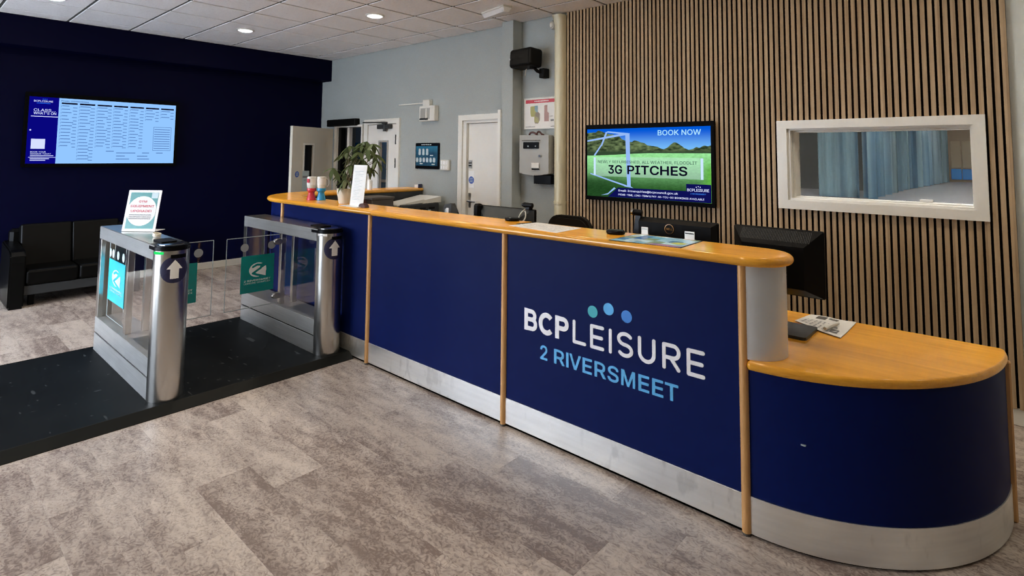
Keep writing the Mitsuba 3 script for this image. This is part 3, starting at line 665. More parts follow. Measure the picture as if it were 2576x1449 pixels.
for a in (sy0, sy1 - 0.125):
    put('arm', cat(arm_mesh(a + .012, a + .113), xz(Polygon([(-3.88, .02), (-3.24, .02), (-3.25, .30), (-3.243, .45), (-3.25, .515), (-3.285, .55), (-3.36, .567), (-3.86, .605)]), a, a + .125)), 'leather', SF, smooth=35)
put('seat_frame', box(-3.86, -3.262, sy0 + .12, sy1 - .12, 0.12, 0.213, 0.006), 'dark_grey', SF, label='grey front rail')
ymid = (sy0 + sy1) / 2
for a, b in ((sy0 + .125, ymid), (ymid, sy1 - .125)):
    put('seat_cushion', soft(-3.80, -3.245, a, b, 0.215, 0.375, 0.035), 'leather', SF, smooth=30)
    k = soft(-0.07, 0.07, a, b, 0.0, 0.46, 0.022)
    k.apply_transform(trimesh.transformations.rotation_matrix(math.radians(-12), (0, 1, 0))); k.apply_translation((-3.68, 0, 0.335))
    put('back_cushion', k, 'leather', SF, smooth=30)
put('back_frame', box(-3.93, -3.78, sy0 + .05, sy1 - .05, 0.1, 0.74, 0.03), 'leather', SF)
for y in (sy0 + .2, sy1 - .2):
    put('leg', box(-3.40, -3.35, y - .025, y + .025, 0, 0.12, 0.004), 'black_plastic', SF)

# ------------------------------------------------------------------ left television
def emit_part(name, mesh, parent, col, label=None):
    return put(name, mesh, 'black_matte', parent, emit=col, label=label)
TV1 = thing('television', 'wall-mounted television showing a class timetable on the navy wall', 'television')
tx, ty, tz, tw, th = -3.93, -1.486, 1.441, 1.477, 0.756
put('casing', yz(rrect(ty - .035, ty + tw + .035, tz - .04, tz + th + .05, .012).difference(sbox(ty, tz, ty + tw, tz + th)), -3.955, tx + .008), 'bezel_black', TV1)
put('back_shell', box(-3.998, -3.956, ty + .1, ty + tw - .1, tz + .05, tz + th - .05, 0.01), 'black_plastic', TV1)
def v1(poly, k=0.0, t=.0006): return place(prism(poly, 0, t), (tx + k, ty, tz), *FX)
def r1(u0, u1, w0, w1): return sbox(u0 * tw, w0 * th, u1 * tw, w1 * th)
emit_part('side_panel', v1(r1(0, .179, 0, 1), -.004, .004), TV1, lin(8, 6, 125), 'dark blue side panel of the picture')
emit_part('timetable', v1(r1(.179, 1, 0, 1), -.004, .004), TV1, lin(147, 199, 255), 'pale blue timetable of the picture')
def t1(s, u0, u1, w0, w1, bold=True): return place(text(s, u0 * tw, u1 * tw, w0 * th, w1 * th, .0006, bold), (tx + .0004, ty, tz), *FX)
white_ = [t1('BCPLEISURE', .028, .142, .922, .950), t1('CLASS...', .030, .162, .782, .822), t1("WHAT'S ON", .030, .167, .735, .775), v1(r1(.016, .178, .700, .713)),
          t1('BOOK YOUR', .026, .118, .165, .186), t1('SESSION TODAY', .026, .150, .136, .157), v1(r1(.026, .165, .112, .124)), v1(r1(.016, .178, .090, .099)), v1(r1(.026, .140, .067, .080)), v1(r1(.026, .118, .044, .057)), v1(r1(.026, .11, .22, .37)), v1(Point(.018 * tw, .5 * th).buffer(.009))]
labels[emit_part('white_lettering', cat(*white_), TV1, lin(215, 225, 255))] = {'kind': 'stuff', 'label': 'small white lettering'}
emit_part('blue_line', cat(v1(r1(.045, .128, .900, .910)), *[v1(Point(u * tw, .968 * th).buffer(.005)) for u in (.082, .093, .104)]), TV1, lin(40, 110, 235))
put('headings', cat(*[v1(r1(a, b, .912, .934)) for a, b in ((.196, .296), (.311, .411), (.427, .525), (.540, .638), (.655, .754), (.769, .869), (.885, .984))]), 'screen_dark', TV1)
rows = []
r2 = random.Random(3)
for cx0, cx1, n in ((.196, .296, 13), (.311, .411, 17), (.427, .525, 13), (.540, .638, 13), (.655, .754, 13), (.769, .869, 4), (.885, .984, 3)):
    for k in range(n):
        z = .880 - k * .0508
        rows.append(v1(r1(cx0 + .004, cx0 + .004 + r2.uniform(.035, .075), z, z + .010)))
        rows.append(v1(r1(cx1 - r2.uniform(.022, .032), cx1, z - .022, z - .013)))
        rows.append(v1(r1(cx0 - .002, cx0, z - .018, z + .012)))
for u0, u1, z in ((.501, .555, .19), (.572, .709, .164), (.573, .634, .113), (.572, .666, .064), (.722, .798, .112), (.724, .812, .064), (.758, .81, .166), (.863, .913, .166)):
    rows.append(v1(r1(u0, u1, z, z + .011)))
rows.append(v1(r1(.834, .972, .213, .612).difference(r1(.8365, .9695, .219, .606))))
for k in range(9): rows.append(v1(r1(.842, .962, .245 + k * .040, .255 + k * .040)))
labels[emit_part('timetable_text', cat(*rows), TV1, lin(82, 118, 178))] = {'kind': 'stuff', 'label': 'tiny lines of the timetable'}
emit_part('date_text', t1('From: 23/09/2024', .194, .368, .950, .970), TV1, lin(60, 84, 140))

# ------------------------------------------------------------------ right television
TV2 = thing('television', 'television on the slatted wall advertising sports pitches', 'television')
px_, pz_, pw, ph = 1.175, 1.203, 1.22, 0.638
put('casing', xz(rrect(1.160, 2.421, 1.169, 1.882, .01).difference(sbox(px_, pz_, px_ + pw, pz_ + ph)), 2.012, 2.05), 'bezel_black', TV2)
put('back_shell', box(1.3, 2.28, 2.05, 2.075, 1.22, 1.82, 0.005), 'black_plastic', TV2)
def f_screen(p, n, uv):
    u, v = (p.x - px_) / pw, (p.z - pz_) / ph
    sky = mix(lin(120, 190, 250), lin(0, 88, 215), smoothstep(0.66, 0.98, v))
    tl = 0.735 + 0.16 * smoothstep(0.42, 0.10, u) * (1 - 0.25 * smoothstep(0.1, 0.0, u)) + 0.075 * smoothstep(0.62, 0.42, u) + 0.075 * dr.exp(-dr.square((u - 0.735) / 0.05)) + 0.045 * dr.exp(-dr.square((u - 0.96) / 0.05)) - 0.03 * smoothstep(0.6, 0.66, u)
    tl = tl + 0.035 * (noise(u * 38, 1.0) - 0.5)
    bush = mix(lin(38, 52, 34), lin(122, 142, 96), dr.clip(fbm(u * 30, v * 42, 0.0, 3) * 1.5 - 0.35, 0, 1))
    bush = mix(bush, mi.Color3f(lin(52, 70, 50)), smoothstep(0.70, 0.645, v))
    c = dr.select(v < tl, bush, sky)
    hz = 0.603 + 0.041 * smoothstep(0.0, 0.6, u)
    grass = mix(lin(38, 84, 34), lin(150, 226, 150), smoothstep(0.10, 0.62, v))
    grass = mix(grass, mi.Color3f(lin(96, 178, 64)), smoothstep(0.9, 1.0, u) * smoothstep(0.62, 0.4, v) * 0.9)
    grass = mix(grass, mi.Color3f(lin(32, 66, 34)), smoothstep(0.36, 0.2, v) * smoothstep(0.5, 0.1, u) * 0.75)
    grass = grass * (0.75 + 0.5 * fbm(u * 55, v * 60, 2.0, 3))
    c = dr.select(v < hz, grass, c)
    veil = dr.select((u > 0.085) & (u < 0.92) & (v > 0.30) & (v < 0.583), 0.34, 0.0)
    c = mix(c, mi.Color3f(lin(206, 240, 226)), veil)
    return c
put('picture', place(sheet([(0, 0, 0), (pw, 0, 0), (pw, ph, 0), (0, ph, 0)]), (px_, 2.020, pz_), *FY), 'black_matte', TV2, emit=proc(f_screen), label='picture of a pitch with a goal', uv=np.array([(0, 0), (1, 0), (1, 1), (0, 1.0)]))
def r3(u0, u1, w0, w1): return sbox(u0 * pw, w0 * ph, u1 * pw, w1 * ph)
def v2(poly, k=.0005): return place(prism(poly, 0, .0005), (px_, 2.020 - k, pz_), *FY)
def t2(s, u0, u1, w0, w1, bold=True, k=.0015): return place(text(s, u0 * pw, u1 * pw, w0 * ph, w1 * ph, .0005, bold), (px_, 2.020 - k, pz_), *FY)
def q3(*ps): return Polygon([(u * pw, w * ph) for u, w in ps])
goal = [q3((.343, .915), (.380, .93), (.388, .17), (.357, .17)), q3((.002, .81), (.002, .835), (.345, .935), (.345, .90)), q3((.175, .945), (.19, .965), (.37, .93), (.36, .905)), q3((.172, .955), (.19, .955), (.14, .75), (.125, .75)),
        q3((.125, .76), (.14, .76), (.075, .60), (.062, .61)), q3((.029, .345), (.031, .325), (.36, .155), (.35, .185)), q3((.127, .02), (.19, .035), (.26, .13), (.245, .145), (.19, .055)), q3((.33, .165), (.41, .145), (.37, .19))]
emit_part('goal', cat(*[v2(g) for g in goal]), TV2, lin(150, 185, 245))
emit_part('white_bar', v2(r3(.062, .082, .315, .577), .001), TV2, lin(205, 232, 255))
emit_part('white_bar', v2(r3(.924, .944, .299, .578), .001), TV2, lin(205, 232, 255))
emit_part('banner', cat(v2(q3((.28, .143), (.82, .143), (.82, .237), (.995, .237), (.996, .003), (.19, .003)), .0008)), TV2, lin(14, 16, 84))
labels[emit_part('white_lettering', cat(t2('Email: 2rmenquiries@bcpcouncil.gov.uk', .283, .759, .088, .118), t2('PRIME-TIME, LONG-TERM & PAY-AS-YOU-GO BOOKINGS AVAILABLE', .282, .947, .032, .058), t2('BCPLEISURE', .827, .982, .142, .180), *[v2(Point(u * pw, w_ * ph).buffer(.005), .0016) for u, w_ in ((.892, .200), (.906, .208), (.920, .202))]), TV2, lin(225, 232, 255))] = {'kind': 'stuff', 'label': 'small white lettering'}
emit_part('blue_lettering', t2('2 RIVERSMEET', .850, .960, .103, .120), TV2, lin(60, 130, 235))
emit_part('heading', t2('BOOK NOW', .609, .931, .888, .961), TV2, lin(175, 225, 255))
put('dark_lettering', t2('3G', .195, .315, .342, .466), 'screen_dark', TV2)
put('dark_lettering', t2('PITCHES', .360, .830, .342, .466), 'screen_dark', TV2)
emit_part('tagline', t2('NEWLY REFURBISHED, ALL WEATHER, FLOODLIT', .102, .901, .495, .535, False), TV2, lin(60, 92, 80))

# ------------------------------------------------------------------ wall items
AL = thing('alarm_box', 'white alarm box with a cable duct on the grey wall between the doors', 'alarm box')
put('case', box(-1.435, -1.135, 2.045, WB, 2.008, 2.205, 0.006), 'white_plastic', AL)
put('window', xz(rrect(-1.405, -1.225, 2.035, 2.175, .004), 2.042, 2.046), 'grey_box', AL)
put('window_edge', xz(rrect(-1.415, -1.255, 2.025, 2.05, .004), 2.040, 2.046), 'dark_grey', AL)
put('lever', box(-1.30, -1.27, 2.035, 2.05, 2.045, 2.17, 0.003), 'white_plastic', AL)
put('top_box', box(-1.385, -1.255, 2.06, WB, 2.205, 2.285, 0.004), 'white_plastic', AL)
put('duct', box(-1.945, -1.385, 2.10, WB, 2.243, 2.258, 0.002), 'white_plastic', AL)
FP = thing('framed_board', 'small dark blue board with rows of pale figures beside the switch plate', 'poster')
put('board', xz(rrect(-1.562, 1.400, -1.100, 1.732, .014) if False else rrect(-1.562, -1.100, 1.400, 1.732, .014), 2.104, WB), 'gloss_black', FP)
def f_board(p, n, uv):
    u, v = (p.x + 1.55) / 0.42, (p.z - 1.44) / 0.255
    return mix(mix((0.004, 0.022, 0.055), (0.010, 0.09, 0.16), smoothstep(0.55, 1.0, v)), (0.03, 0.12, 0.16), 0.5 * fbm(u * 5, v * 5, 0.0, 2))
mat('board_print', proc(f_board), 0.3)
put('print', xz(sbox(-1.552, 1.44, -1.125, 1.692), 2.1025, 2.1045), 'board_print', FP)
put('title', place(cat(*[prism(sbox(-1.45 + .042 * i, 1.704, -1.417 + .042 * i, 1.716), 0, .0006) for i in range(5)]), (0, 2.1042, 0), *FY), 'frost_pale', FP)
fig = []
for x, z0, z1 in [(-1.50 + .075 * i, 1.575, 1.66) for i in range(3)] + [(-1.548 + .067 * i, 1.485, 1.545) for i in range(6)]:
    fig.append(Polygon([(x, z0 + .01), (x + .012, z0), (x + .040, z0), (x + .048, z0 + .01), (x + .045, z1 - .01), (x + .03, z1), (x + .014, z1), (x + .002, z1 - .01)]))
put('figures', xz(unary_union(fig), 2.1015, 2.1026), 'frost_pale', FP)
put('captions', xz(unary_union([sbox(-1.27, 1.568, -1.21, 1.578), sbox(-1.47, 1.462, -1.41, 1.472), sbox(-1.235, 1.455, -1.175, 1.465)]), 2.1012, 2.1026), 'pure_white', FP)
SW = thing('switch_plate', 'square plate with six light switches right of the dark blue board', 'switch')
put('plate', box(-1.052, -0.895, 2.085, WB, 1.390, 1.520, 0.006), 'white_plastic', SW)
for i in range(3):
    for j in range(2):
        put('rocker', box(-1.038 + .046 * i, -1.012 + .046 * i, 2.079, 2.087, 1.405 + .058 * j, 1.448 + .058 * j, 0.003), 'pure_white', SW)
PM = thing('wall_chart', 'white chart with a red heading and coloured plans above the grey cabinet', 'poster')
put('sheet', xz(sbox(0.300, 1.872, 0.765, 2.196), 2.108, WB), 'paper', PM)
put('frame', xz(sbox(0.296, 1.866, 0.769, 2.202).difference(sbox(0.304, 1.876, 0.761, 2.192)), 2.104, WB), 'white_plastic', PM)
put('heading', xz(sbox(0.318, 2.145, 0.755, 2.182), 2.1068, 2.1082), 'red_print', PM)
put('heading_text', xz(unary_union([sbox(0.44 + .022 * i, 2.158, 0.456 + .022 * i, 2.17) for i in range(9)]), 2.1060, 2.1070), 'pure_white', PM)
for nm, g, m in (('plan_olive', [(.385, 2.04), (.385, 2.11), (.46, 2.115), (.46, 2.0), (.50, 1.99), (.50, 1.935), (.44, 1.94), (.44, 2.0), (.395, 2.0)], (0.34, 0.33, 0.12)), ('plan_blue', [(.445, 2.06), (.445, 2.118), (.487, 2.118), (.487, 2.04)], (0.22, 0.33, 0.38)),
                 ('plan_brown', [(.445, 1.955), (.445, 2.04), (.485, 2.055), (.513, 2.03), (.513, 1.96), (.49, 1.925), (.45, 1.925)], (0.20, 0.17, 0.14)), ('plan_rose', [(.575, 1.945), (.575, 2.115), (.615, 2.118), (.615, 2.05), (.635, 2.03), (.635, 1.945)], (0.36, 0.22, 0.20))):
    mat(nm, m, 0.6); put('plan', xz(Polygon(g), 2.1064 if nm != 'plan_blue' else 2.1060, 2.1082), nm, PM)
for q in ((.66, 1.945, .70, 1.965), (.645, 1.995, .69, 2.0), (.32, 1.888, .45, 1.894), (.66, 1.888, .75, 1.894)): put('key', xz(sbox(*q), 2.1066, 2.1082), 'grey_ink', PM)
CP = thing('control_cabinet', 'grey metal control cabinet with a dark display below the red-headed chart', 'cabinet')
put('case', xz(Polygon([(0.345, 1.405)] + [(0.345 + .375 * k / 10, 1.405 - .02 * math.sin(math.pi * k / 10)) for k in range(1, 10)] + [(0.72, 1.405), (0.72, 1.785), (0.345, 1.79)]).buffer(.008), 1.985, 2.065), 'grey_box', CP, smooth=30)
put('body', box(0.36, 0.765, 2.065, WB, 1.40, 1.78), 'grey_box_dark', CP)
put('display', xz(rrect(.398, .605, 1.655, 1.722, .004), 1.975, 1.978), 'gloss_black', CP)
put('display_light', xz(unary_union([Point(.465, 1.680).buffer(.009), Point(.565, 1.680).buffer(.007)]), 1.9735, 1.9752), 'frost_pale', CP)
put('lip', box(.385, .625, 1.965, 1.978, 1.738, 1.744, .002), 'grey_box_dark', CP)
put('lock', cyl((.625, 1.978, 1.578), (.625, 1.966, 1.578), .013, n=16), 'chrome', CP, smooth=40)
put('sticker', xz(sbox(.51, 1.455, .61, 1.508), 1.9755, 1.9775), 'paper', CP)
put('vent', xz(sbox(.515, 1.435, .615, 1.448), 1.9755, 1.9775), 'black_plastic', CP)
tag(put('cable_tangle', cat(tube(bez([(.42, 2.05, 1.80), (.45, 2.03, 1.85), (.50, 2.06, 1.82), (.52, 2.05, 1.80)]), .010), tube(bez([(.52, 2.05, 1.80), (.55, 2.02, 1.84), (.57, 2.05, 1.86), (.56, 2.06, 1.80), (.61, 2.05, 1.80)]), .009)), 'brown', smooth=40), 'tangle of dark cable ends on top of the grey cabinet', 'cable')
tag(put('junction_box', box(.485, .715, 2.045, WB, 1.288, 1.382, .004), 'gloss_black'), 'black box mounted just below the grey cabinet', 'box')
SS = thing('wall_switch', 'small cream double switch between the grey cabinet and the pipe', 'switch')
put('plate', box(.64, .735, 2.095, WB, 1.685, 1.78, .004), 'cream_pipe', SS)
put('rocker', box(.665, .70, 2.088, 2.097, 1.71, 1.76, .004), 'pure_white', SS)
put('lower_plate', box(.655, .73, 2.09, WB, 1.663, 1.683, .003), 'black_plastic', SS)
SP = thing('loudspeaker', 'black loudspeaker on a bracket high beside the pillar', 'loudspeaker')
m = soft(-.165, .165, -.10, .10, -.098, .098, .035)
put('cabinet', place(m, (.442, 1.955, 2.605), (1, -.12, 0), (0.0, 0.06, 1)), 'black_plastic', SP, smooth=30)
put('bracket', cat(box(.56, .63, 2.03, WB, 2.40, 2.50, .006), tube([(.60, 2.07, 2.45), (.56, 2.0, 2.47), (.53, 1.97, 2.52)], .018), cyl((.53, 1.96, 2.49), (.53, 1.96, 2.52), .03)), 'black_plastic', SP, smooth=40)
put('cable', tube(bez([(.50, 1.96, 2.515), (.44, 1.98, 2.53), (.40, 2.0, 2.50), (.38, 2.02, 2.44)]), .006), 'white_plastic', SP, smooth=40)
put('badge', cyl((.305, 1.86, 2.60), (.305, 1.85, 2.60), .010, n=12), 'chrome', SP)
PP = thing('boxed_pipe', 'cream painted vertical pipe at the left edge of the slatted wall', 'pipe')
put('shaft', prism(rrect(.768, .882, 1.995, WB, .052), 0.0, 2.93), 'cream_pipe', PP, smooth=40)
put('top_bend', cat(hull([(x, y, z) for z, g in ((2.93, 0), (3.03, .02)) for x, y in list(rrect(.768 - g, .882, 1.995 - g, WB, .052).exterior.coords)]), ), 'cream_pipe', PP, smooth=40)
put('collar', prism(rrect(.763, .887, 1.990, WB, .055), 1.10, 1.125), 'cream_pipe', PP, smooth=40)
DS = thing('round_sensor', 'small round grey sensor beside the top of the cream pipe', 'sensor')
put('body', lathe([(0, 0), (.05, 0), (.052, .02), (.04, .045), (0, .05)], (.745, 2.07, 2.945), 24, (-.35, -1, -.1)), 'grey_box', DS, smooth=40)
put('face', lathe([(0, .048), (.026, .046), (.024, .054), (0, .056)], (.745, 2.07, 2.945), 20, (-.35, -1, -.1)), 'white_plastic', DS, smooth=40)

# ------------------------------------------------------------------ ceiling lamps
def downlight(x, y, label, group=None):
    t = thing('downlight', label, 'downlight', group)
    put('trim_ring', lathe([(.078, .004), (.100, .004), (.103, 0), (.098, -.008), (.080, -.010), (.078, .004)], (x, y, CEIL - .001), 40), 'white_plastic', t, smooth=40)
    put('lens', lathe([(0, -.026), (.03, -.0245), (.055, -.020), (.074, -.013), (.079, -.006), (.079, -.002), (0, -.002)], (x, y, CEIL - .001), 40), 'black_matte', t, emit=LAMP)
downlight(-2.556, .2745, 'round lit ceiling downlight above the dark television wall')
downlight(-.756, .8745, 'round lit ceiling downlight nearest the pillar')
downlight(-.756, -.3255, 'round lit ceiling downlight cut by the top edge, mid picture')
downlight(-2.556, -1.5255, 'round lit ceiling downlight cut by the top edge, far left')
for x, y in ((1.044, -.9255), (1.044, -2.7255), (2.844, -1.5255), (2.844, -3.3), (-.756, -2.7), (1.044, 1.1745), (2.244, 1.1745), (3.444, 1.1745), (4.644, 1.1745), (5.844, 1.1745), (2.844, -.3255)):  # unseen lamps, some added to brighten the slats, right wall and floor
    downlight(x, y, 'round ceiling downlight added outside the picture', 'added downlights beyond the frame')
EL = thing('emergency_light', 'white wedge-shaped emergency light on the ceiling near the pillar', 'emergency light')
ec, ed_ = np.array([.415, 1.52]), np.array([.976, -.215])
put('base', place(box(-.20, .20, -.055, .055, -.022, 0, .004), (*ec, CEIL - .001), (*ed_, 0), (-ed_[1] * -1 * -1, ed_[0] * 1, 0)), 'white_plastic', EL)
put('diffuser', place(hull([(sx * a, sy * b_, z) for sx in (-1, 1) for sy in (-1, 1) for a, b_, z in ((.195, .05, -.022), (.18, .025, -.062))]), (*ec, CEIL - .001), (*ed_, 0), (-ed_[1], ed_[0], 0)), 'frost_pale' if False else 'pure_white', EL)
put('indicator', cyl((.565, 1.455, CEIL - .05), (.565, 1.445, CEIL - .055), .008, n=10), 'chrome', EL)

# ------------------------------------------------------------------ things on the high worktop
ZT = 1.157
def tin(x, y, m, label, handle):
    t = thing('collection_tin', label, 'collection tin')
    put('base', lathe([(0, 0), (.040, 0), (.041, .008), (.036, .03), (.028, .055), (.027, .068), (.031, .078), (.038, .082), (.040, .088), (.040, .105), (.037, .109), (0, .109)], (x, y, ZT), 32), m, t, smooth=40, label='coloured flared base')
    put('pot', lathe([(0, .109), (.036, .109), (.041, .128), (.042, .205), (.038, .214), (0, .216)], (x, y, ZT), 32), 'white_plastic', t, smooth=40)
    put('label', lathe([(.0405, .14), (.0425, .141), (.0428, .195), (.0405, .196)], (x, y, ZT), 32), 'paper', t, smooth=40)
    if handle:
        put('handle', tube([(x + .03 * RIGHT[0] + a * RIGHT[0], y + .03 * RIGHT[1] + a * RIGHT[1], ZT + z) for a, z in ((.0, .19), (.028, .195), (.042, .17), (.042, .145), (.03, .125), (.0, .13))], .006), 'grey_box', t, smooth=40)
    else:
        put('print', box(x - .005, x + .03, y - .045, y - .0405, ZT + .16, ZT + .195), 'red_print', t)
tin(-.505, .175, 'blue_plastic', 'blue and white collection tin on the worktop, in front of the red one', True)
tin(-.564, .110, 'red_plastic', 'red and white collection tin on the worktop, partly behind the blue one', False)
PLT = thing('potted_plant', 'leafy green plant in a cream pot on the worktop', 'plant')
pc = np.array([-.045, .135])
put('pot', lathe([(0, 0), (.046, 0), (.050, .01), (.066, .09), (.068, .130), (.062, .130), (.058, .10), (0, .10)], (*pc, ZT), 40), 'pot_ceramic', PLT, smooth=40)
put('soil', lathe([(0, .105), (.059, .105), (.0595, .10)], (*pc, ZT), 24), 'soil', PLT)
def leaf_mesh(L, w_):
    us = np.linspace(0, 1, 7); V, F = [], []
    for u in us:
        ww = w_ * math.sin(math.pi * min(1, u * .93 + .04)) ** .8
        z = -.35 * L * u * u
        V += [(u * L, -ww, z - .25 * ww + .004), (u * L, 0, z), (u * L, ww, z - .25 * ww + .004)]
    for i in range(6):
        for j in range(2):
            a = i * 3 + j
            F += [(a, a + 3, a + 4), (a, a + 4, a + 1)]
    return trimesh.Trimesh(V, F, process=False)
lv = [ply(leaf_mesh(.115, .017), 'leaf_green', True), ply(leaf_mesh(.10, .015), 'leaf_green', True), ply(leaf_mesh(.11, .016), 'leaf_pale', True)]
def at_px(u, v, dep=0.0):      # metres right of and above the pot's rim centre, in the plane that faces the room's lane
    return np.array([pc[0], pc[1], ZT + .13]) + np.array([RIGHT[0], RIGHT[1], 0]) * u + np.array([0, 0, v]) + np.array([-RIGHT[1], RIGHT[0], 0]) * dep
tops = [(.175, .40, .02), (.10, .385, .05), (.04, .36, -.04), (.0, .30, .03), (.20, .335, -.05), (.25, .29, .04), (.27, .24, -.02), (.13, .31, -.07), (.10, .25, .06), (.17, .22, -.04), (.06, .20, -.06), (.21, .17, .05), (-.02, .13, .02), (.02, .08, -.05), (-.10, .17, -.02), (.14, .36, -.02), (.05, .27, .07), (.23, .38, .0)]
pr2 = random.Random(11)
for k, tp in enumerate(tops):
    tip = at_px(*tp)
    root = np.array([pc[0] + pr2.uniform(-.015, .015), pc[1] + pr2.uniform(-.015, .015), ZT + .10])
    mid = root * .45 + tip * .55 + np.array([0, 0, .05])
    put('stem', tube(bez([root, root + (0, 0, .10), mid, tip], 10), [.006 - .0045 * q / 9 for q in range(10)], 6), 'stem', PLT, smooth=40)
    n = 6
    a0 = pr2.uniform(0, 6.28)
    for q in range(n):
        a = math.degrees(a0 + q * 6.283 / n + pr2.uniform(-.2, .2))
        M = T().translate(tip.tolist()).rotate([0, 0, 1], a).rotate([0, 1, 0], pr2.uniform(5, 45)).rotate([1, 0, 0], pr2.uniform(-25, 25)).scale(pr2.uniform(.92, 1.25))
        put('leaf', None, None, PLT, shape=lv[pr2.choice((0, 0, 0, 1, 1, 2))], at=M)
LS = thing('leaflet_stand', 'tall white paper sign in a stand right of the potted plant', 'sign')
lup = np.array([0, .10, 1.0])
put('panel', place(prism(rrect(0, .185, 0, .333, .003), -.004, 0), (.160, .055, ZT + .004), (1, 0.02, 0), lup), 'pure_white', LS)
put('sheet', place(prism(sbox(.012, .02, .173, .318), 0, .001), (.160, .055, ZT + .004), (1, 0.02, 0), lup), 'paper', LS)
put('small_print', place(cat(*[prism(sbox(.03, .05 + .012 * k, .03 + pr2.uniform(.06, .125), .0525 + .012 * k), .001, .0014) for k in range(20)]), (.160, .055, ZT + .004), (1, 0.02, 0), lup), 'frost_pale', LS)
put('foot', prism(rrect(.105, .355, -.005, .075, .01), ZT, ZT + .004), 'white_plastic', LS)
tag(put('paperweight', hull([(.365 + .045 * math.cos(a), .055 + .02 * s, ZT + .032 * math.sin(a)) for a in np.linspace(0, math.pi, 14) for s in (-1, 1)]), 'brown', smooth=40), 'dark brown half-round block beside the tall white paper sign', 'paperweight')
CR = thing('card_reader', 'small black card reader on the worktop in front of the leftmost monitor', 'card reader')
put('body', place(rounded_slab(list(rrect(-.045, .045, -.035, .035, .015).exterior.coords)[:-1][::-1] if False else arc(0, 0, .05, .038, 0, 360, 28)[:-1], 0, .022, .008), (1.795, .232, ZT), (.9, .35, 0), (-.35, .9, 0)), 'gloss_black', CR, smooth=40)
put('indicator', place(box(-.012, .0, -.034, -.026, .021, .0225), (1.795, .232, ZT), (.9, .35, 0), (-.35, .9, 0)), 'frost_pale', CR)
PS = thing('taped_notice', 'pale paper notice taped flat on the worktop', 'notice')
put('sheet', prism(Polygon([(1.945, .03), (2.345, -.022), (2.325, .252), (1.965, .272)]), ZT, ZT + .0012), 'paper', PS)
put('print', prism(unary_union([Polygon([(2.0, .06 + .035 * k), (2.30, .03 + .035 * k), (2.30, .033 + .035 * k), (2.0, .063 + .035 * k)]) for k in range(6)]), ZT + .0012, ZT + .0016), 'grey_box', PS)
put('edge_tape', prism(Polygon([(1.925, .12), (1.945, .118), (1.968, .275), (1.94, .285)]), ZT, ZT + .002), 'gloss_black', PS)
PK = thing('desk_puck', 'black oval puck on the worktop left of the colourful mat', 'card reader')
put('body', place(rounded_slab(arc(0, 0, .052, .036, 0, 360, 32)[:-1], 0, .024, .012), (2.600, .175, ZT), (1, .35, 0), (-.35, 1, 0)), 'gloss_black', PK, smooth=40)
put('window', place(prism(Point(0, 0).buffer(.02), .0235, .0245), (2.600, .175, ZT), (1, .35, 0), (-.35, 1, 0)), 'dark_grey', PK)
def f_photo(p, n, uv):
    cx, cy = dr.floor((p.x - 2.68) / 0.064), dr.floor((p.y + 0.04) / 0.068)
    r, r2_ = cell_rand(cx, cy, 5), cell_rand(cx, cy, 9)
    c = mix((0.10, 0.30, 0.50), (0.55, 0.68, 0.70), r)
    c = dr.select(r2_ > 0.72, mi.Color3f(0.03, 0.10, 0.24), c)
    c = dr.select(r2_ < 0.12, mi.Color3f(0.16, 0.20, 0.10), c)
    warm = smoothstep(0.05, 0.01, p.y) * smoothstep(2.86, 2.92, p.x)
    c = mix(c, mix((0.50, 0.14, 0.22), (0.16, 0.06, 0.22), r), warm)
    c = mix(c, mi.Color3f(0.50, 0.46, 0.05), smoothstep(0.05, 0.02, dr.sqrt(dr.square(p.x - 3.0) + dr.square(p.y - 0.10))))
    return c * (0.7 + 0.6 * fbm(p.x * 60, p.y * 60, 0.0, 3))
mat('photo_mat', proc(f_photo), 0.25)
CM = thing('display_mat', 'colourful printed mat lying on the worktop in front of the logo monitor', 'mat')
put('sheet', prism(Polygon([(2.690, -.030), (3.052, -.012), (3.040, .270), (2.690, .250)]), ZT, ZT + .0016), 'photo_mat', CM)
put('edge', prism(Polygon([(2.684, -.034), (3.062, -.016), (3.048, .276), (2.684, .256)]), ZT, ZT + .0010), 'dark_grey', CM)
for k, (xa, xb) in enumerate(((2.708, 2.748), (2.955, 3.008))):
    t = thing('card_stand', ['small white card stand at the left end of the logo monitor', 'small white card stand with a dark slot at the right of the colourful mat'][k], 'card stand')
    put('card', box(xa, xb, .262, .266, ZT, ZT + .043, .001), 'pure_white', t)
    put('foot', box(xa, xb, .24, .275, ZT, ZT + .004, .001), 'white_plastic', t)
    put('slot', box(xa + .004, xb - .004, .2605, .2622, ZT + .030, ZT + .035), 'dark_grey' if k else 'frost_pale', t)

# ------------------------------------------------------------------ staff desk: monitors, chair, printer
ZD = 0.722
def stand(t, x, y, z1, w_=.2, d=.17):
    put('stand', cat(place(rounded_slab(arc(0, 0, w_ / 2, d / 2, 0, 360, 32)[:-1], 0, .018, .008), (x, y, ZD), (1, 0, 0), (0, 1, 0)), hull([(x + sx * a, y + .03 + sy * .012, z) for sx in (-1, 1) for sy in (-1, 1) for a, z in ((.045, ZD + .01), (.035, z1))])), 'black_plastic', t, smooth=40)
def monitor_back(x0, x1, y, z0, z1, dep, ins, t, m='black_plastic', slope=None):
    """A screen seen from behind: flat bezel towards +y and a bulging back towards the lobby (-y)."""
    put('bezel', box(x0, x1, y, y + .025, z0, z1, .006), m, t)
    a, b, c_ = ins
    put('back_shell', hull([(x0 + .004, y, z0 + .004), (x1 - .004, y, z0 + .004), (x1 - .004, y, z1 - .004), (x0 + .004, y, z1 - .004), (x0 + a, y - dep, z0 + c_), (x1 - a, y - dep, z0 + c_), (x1 - a, y - dep, z1 - b), (x0 + a, y - dep, z1 - b)]), slope or m, t)
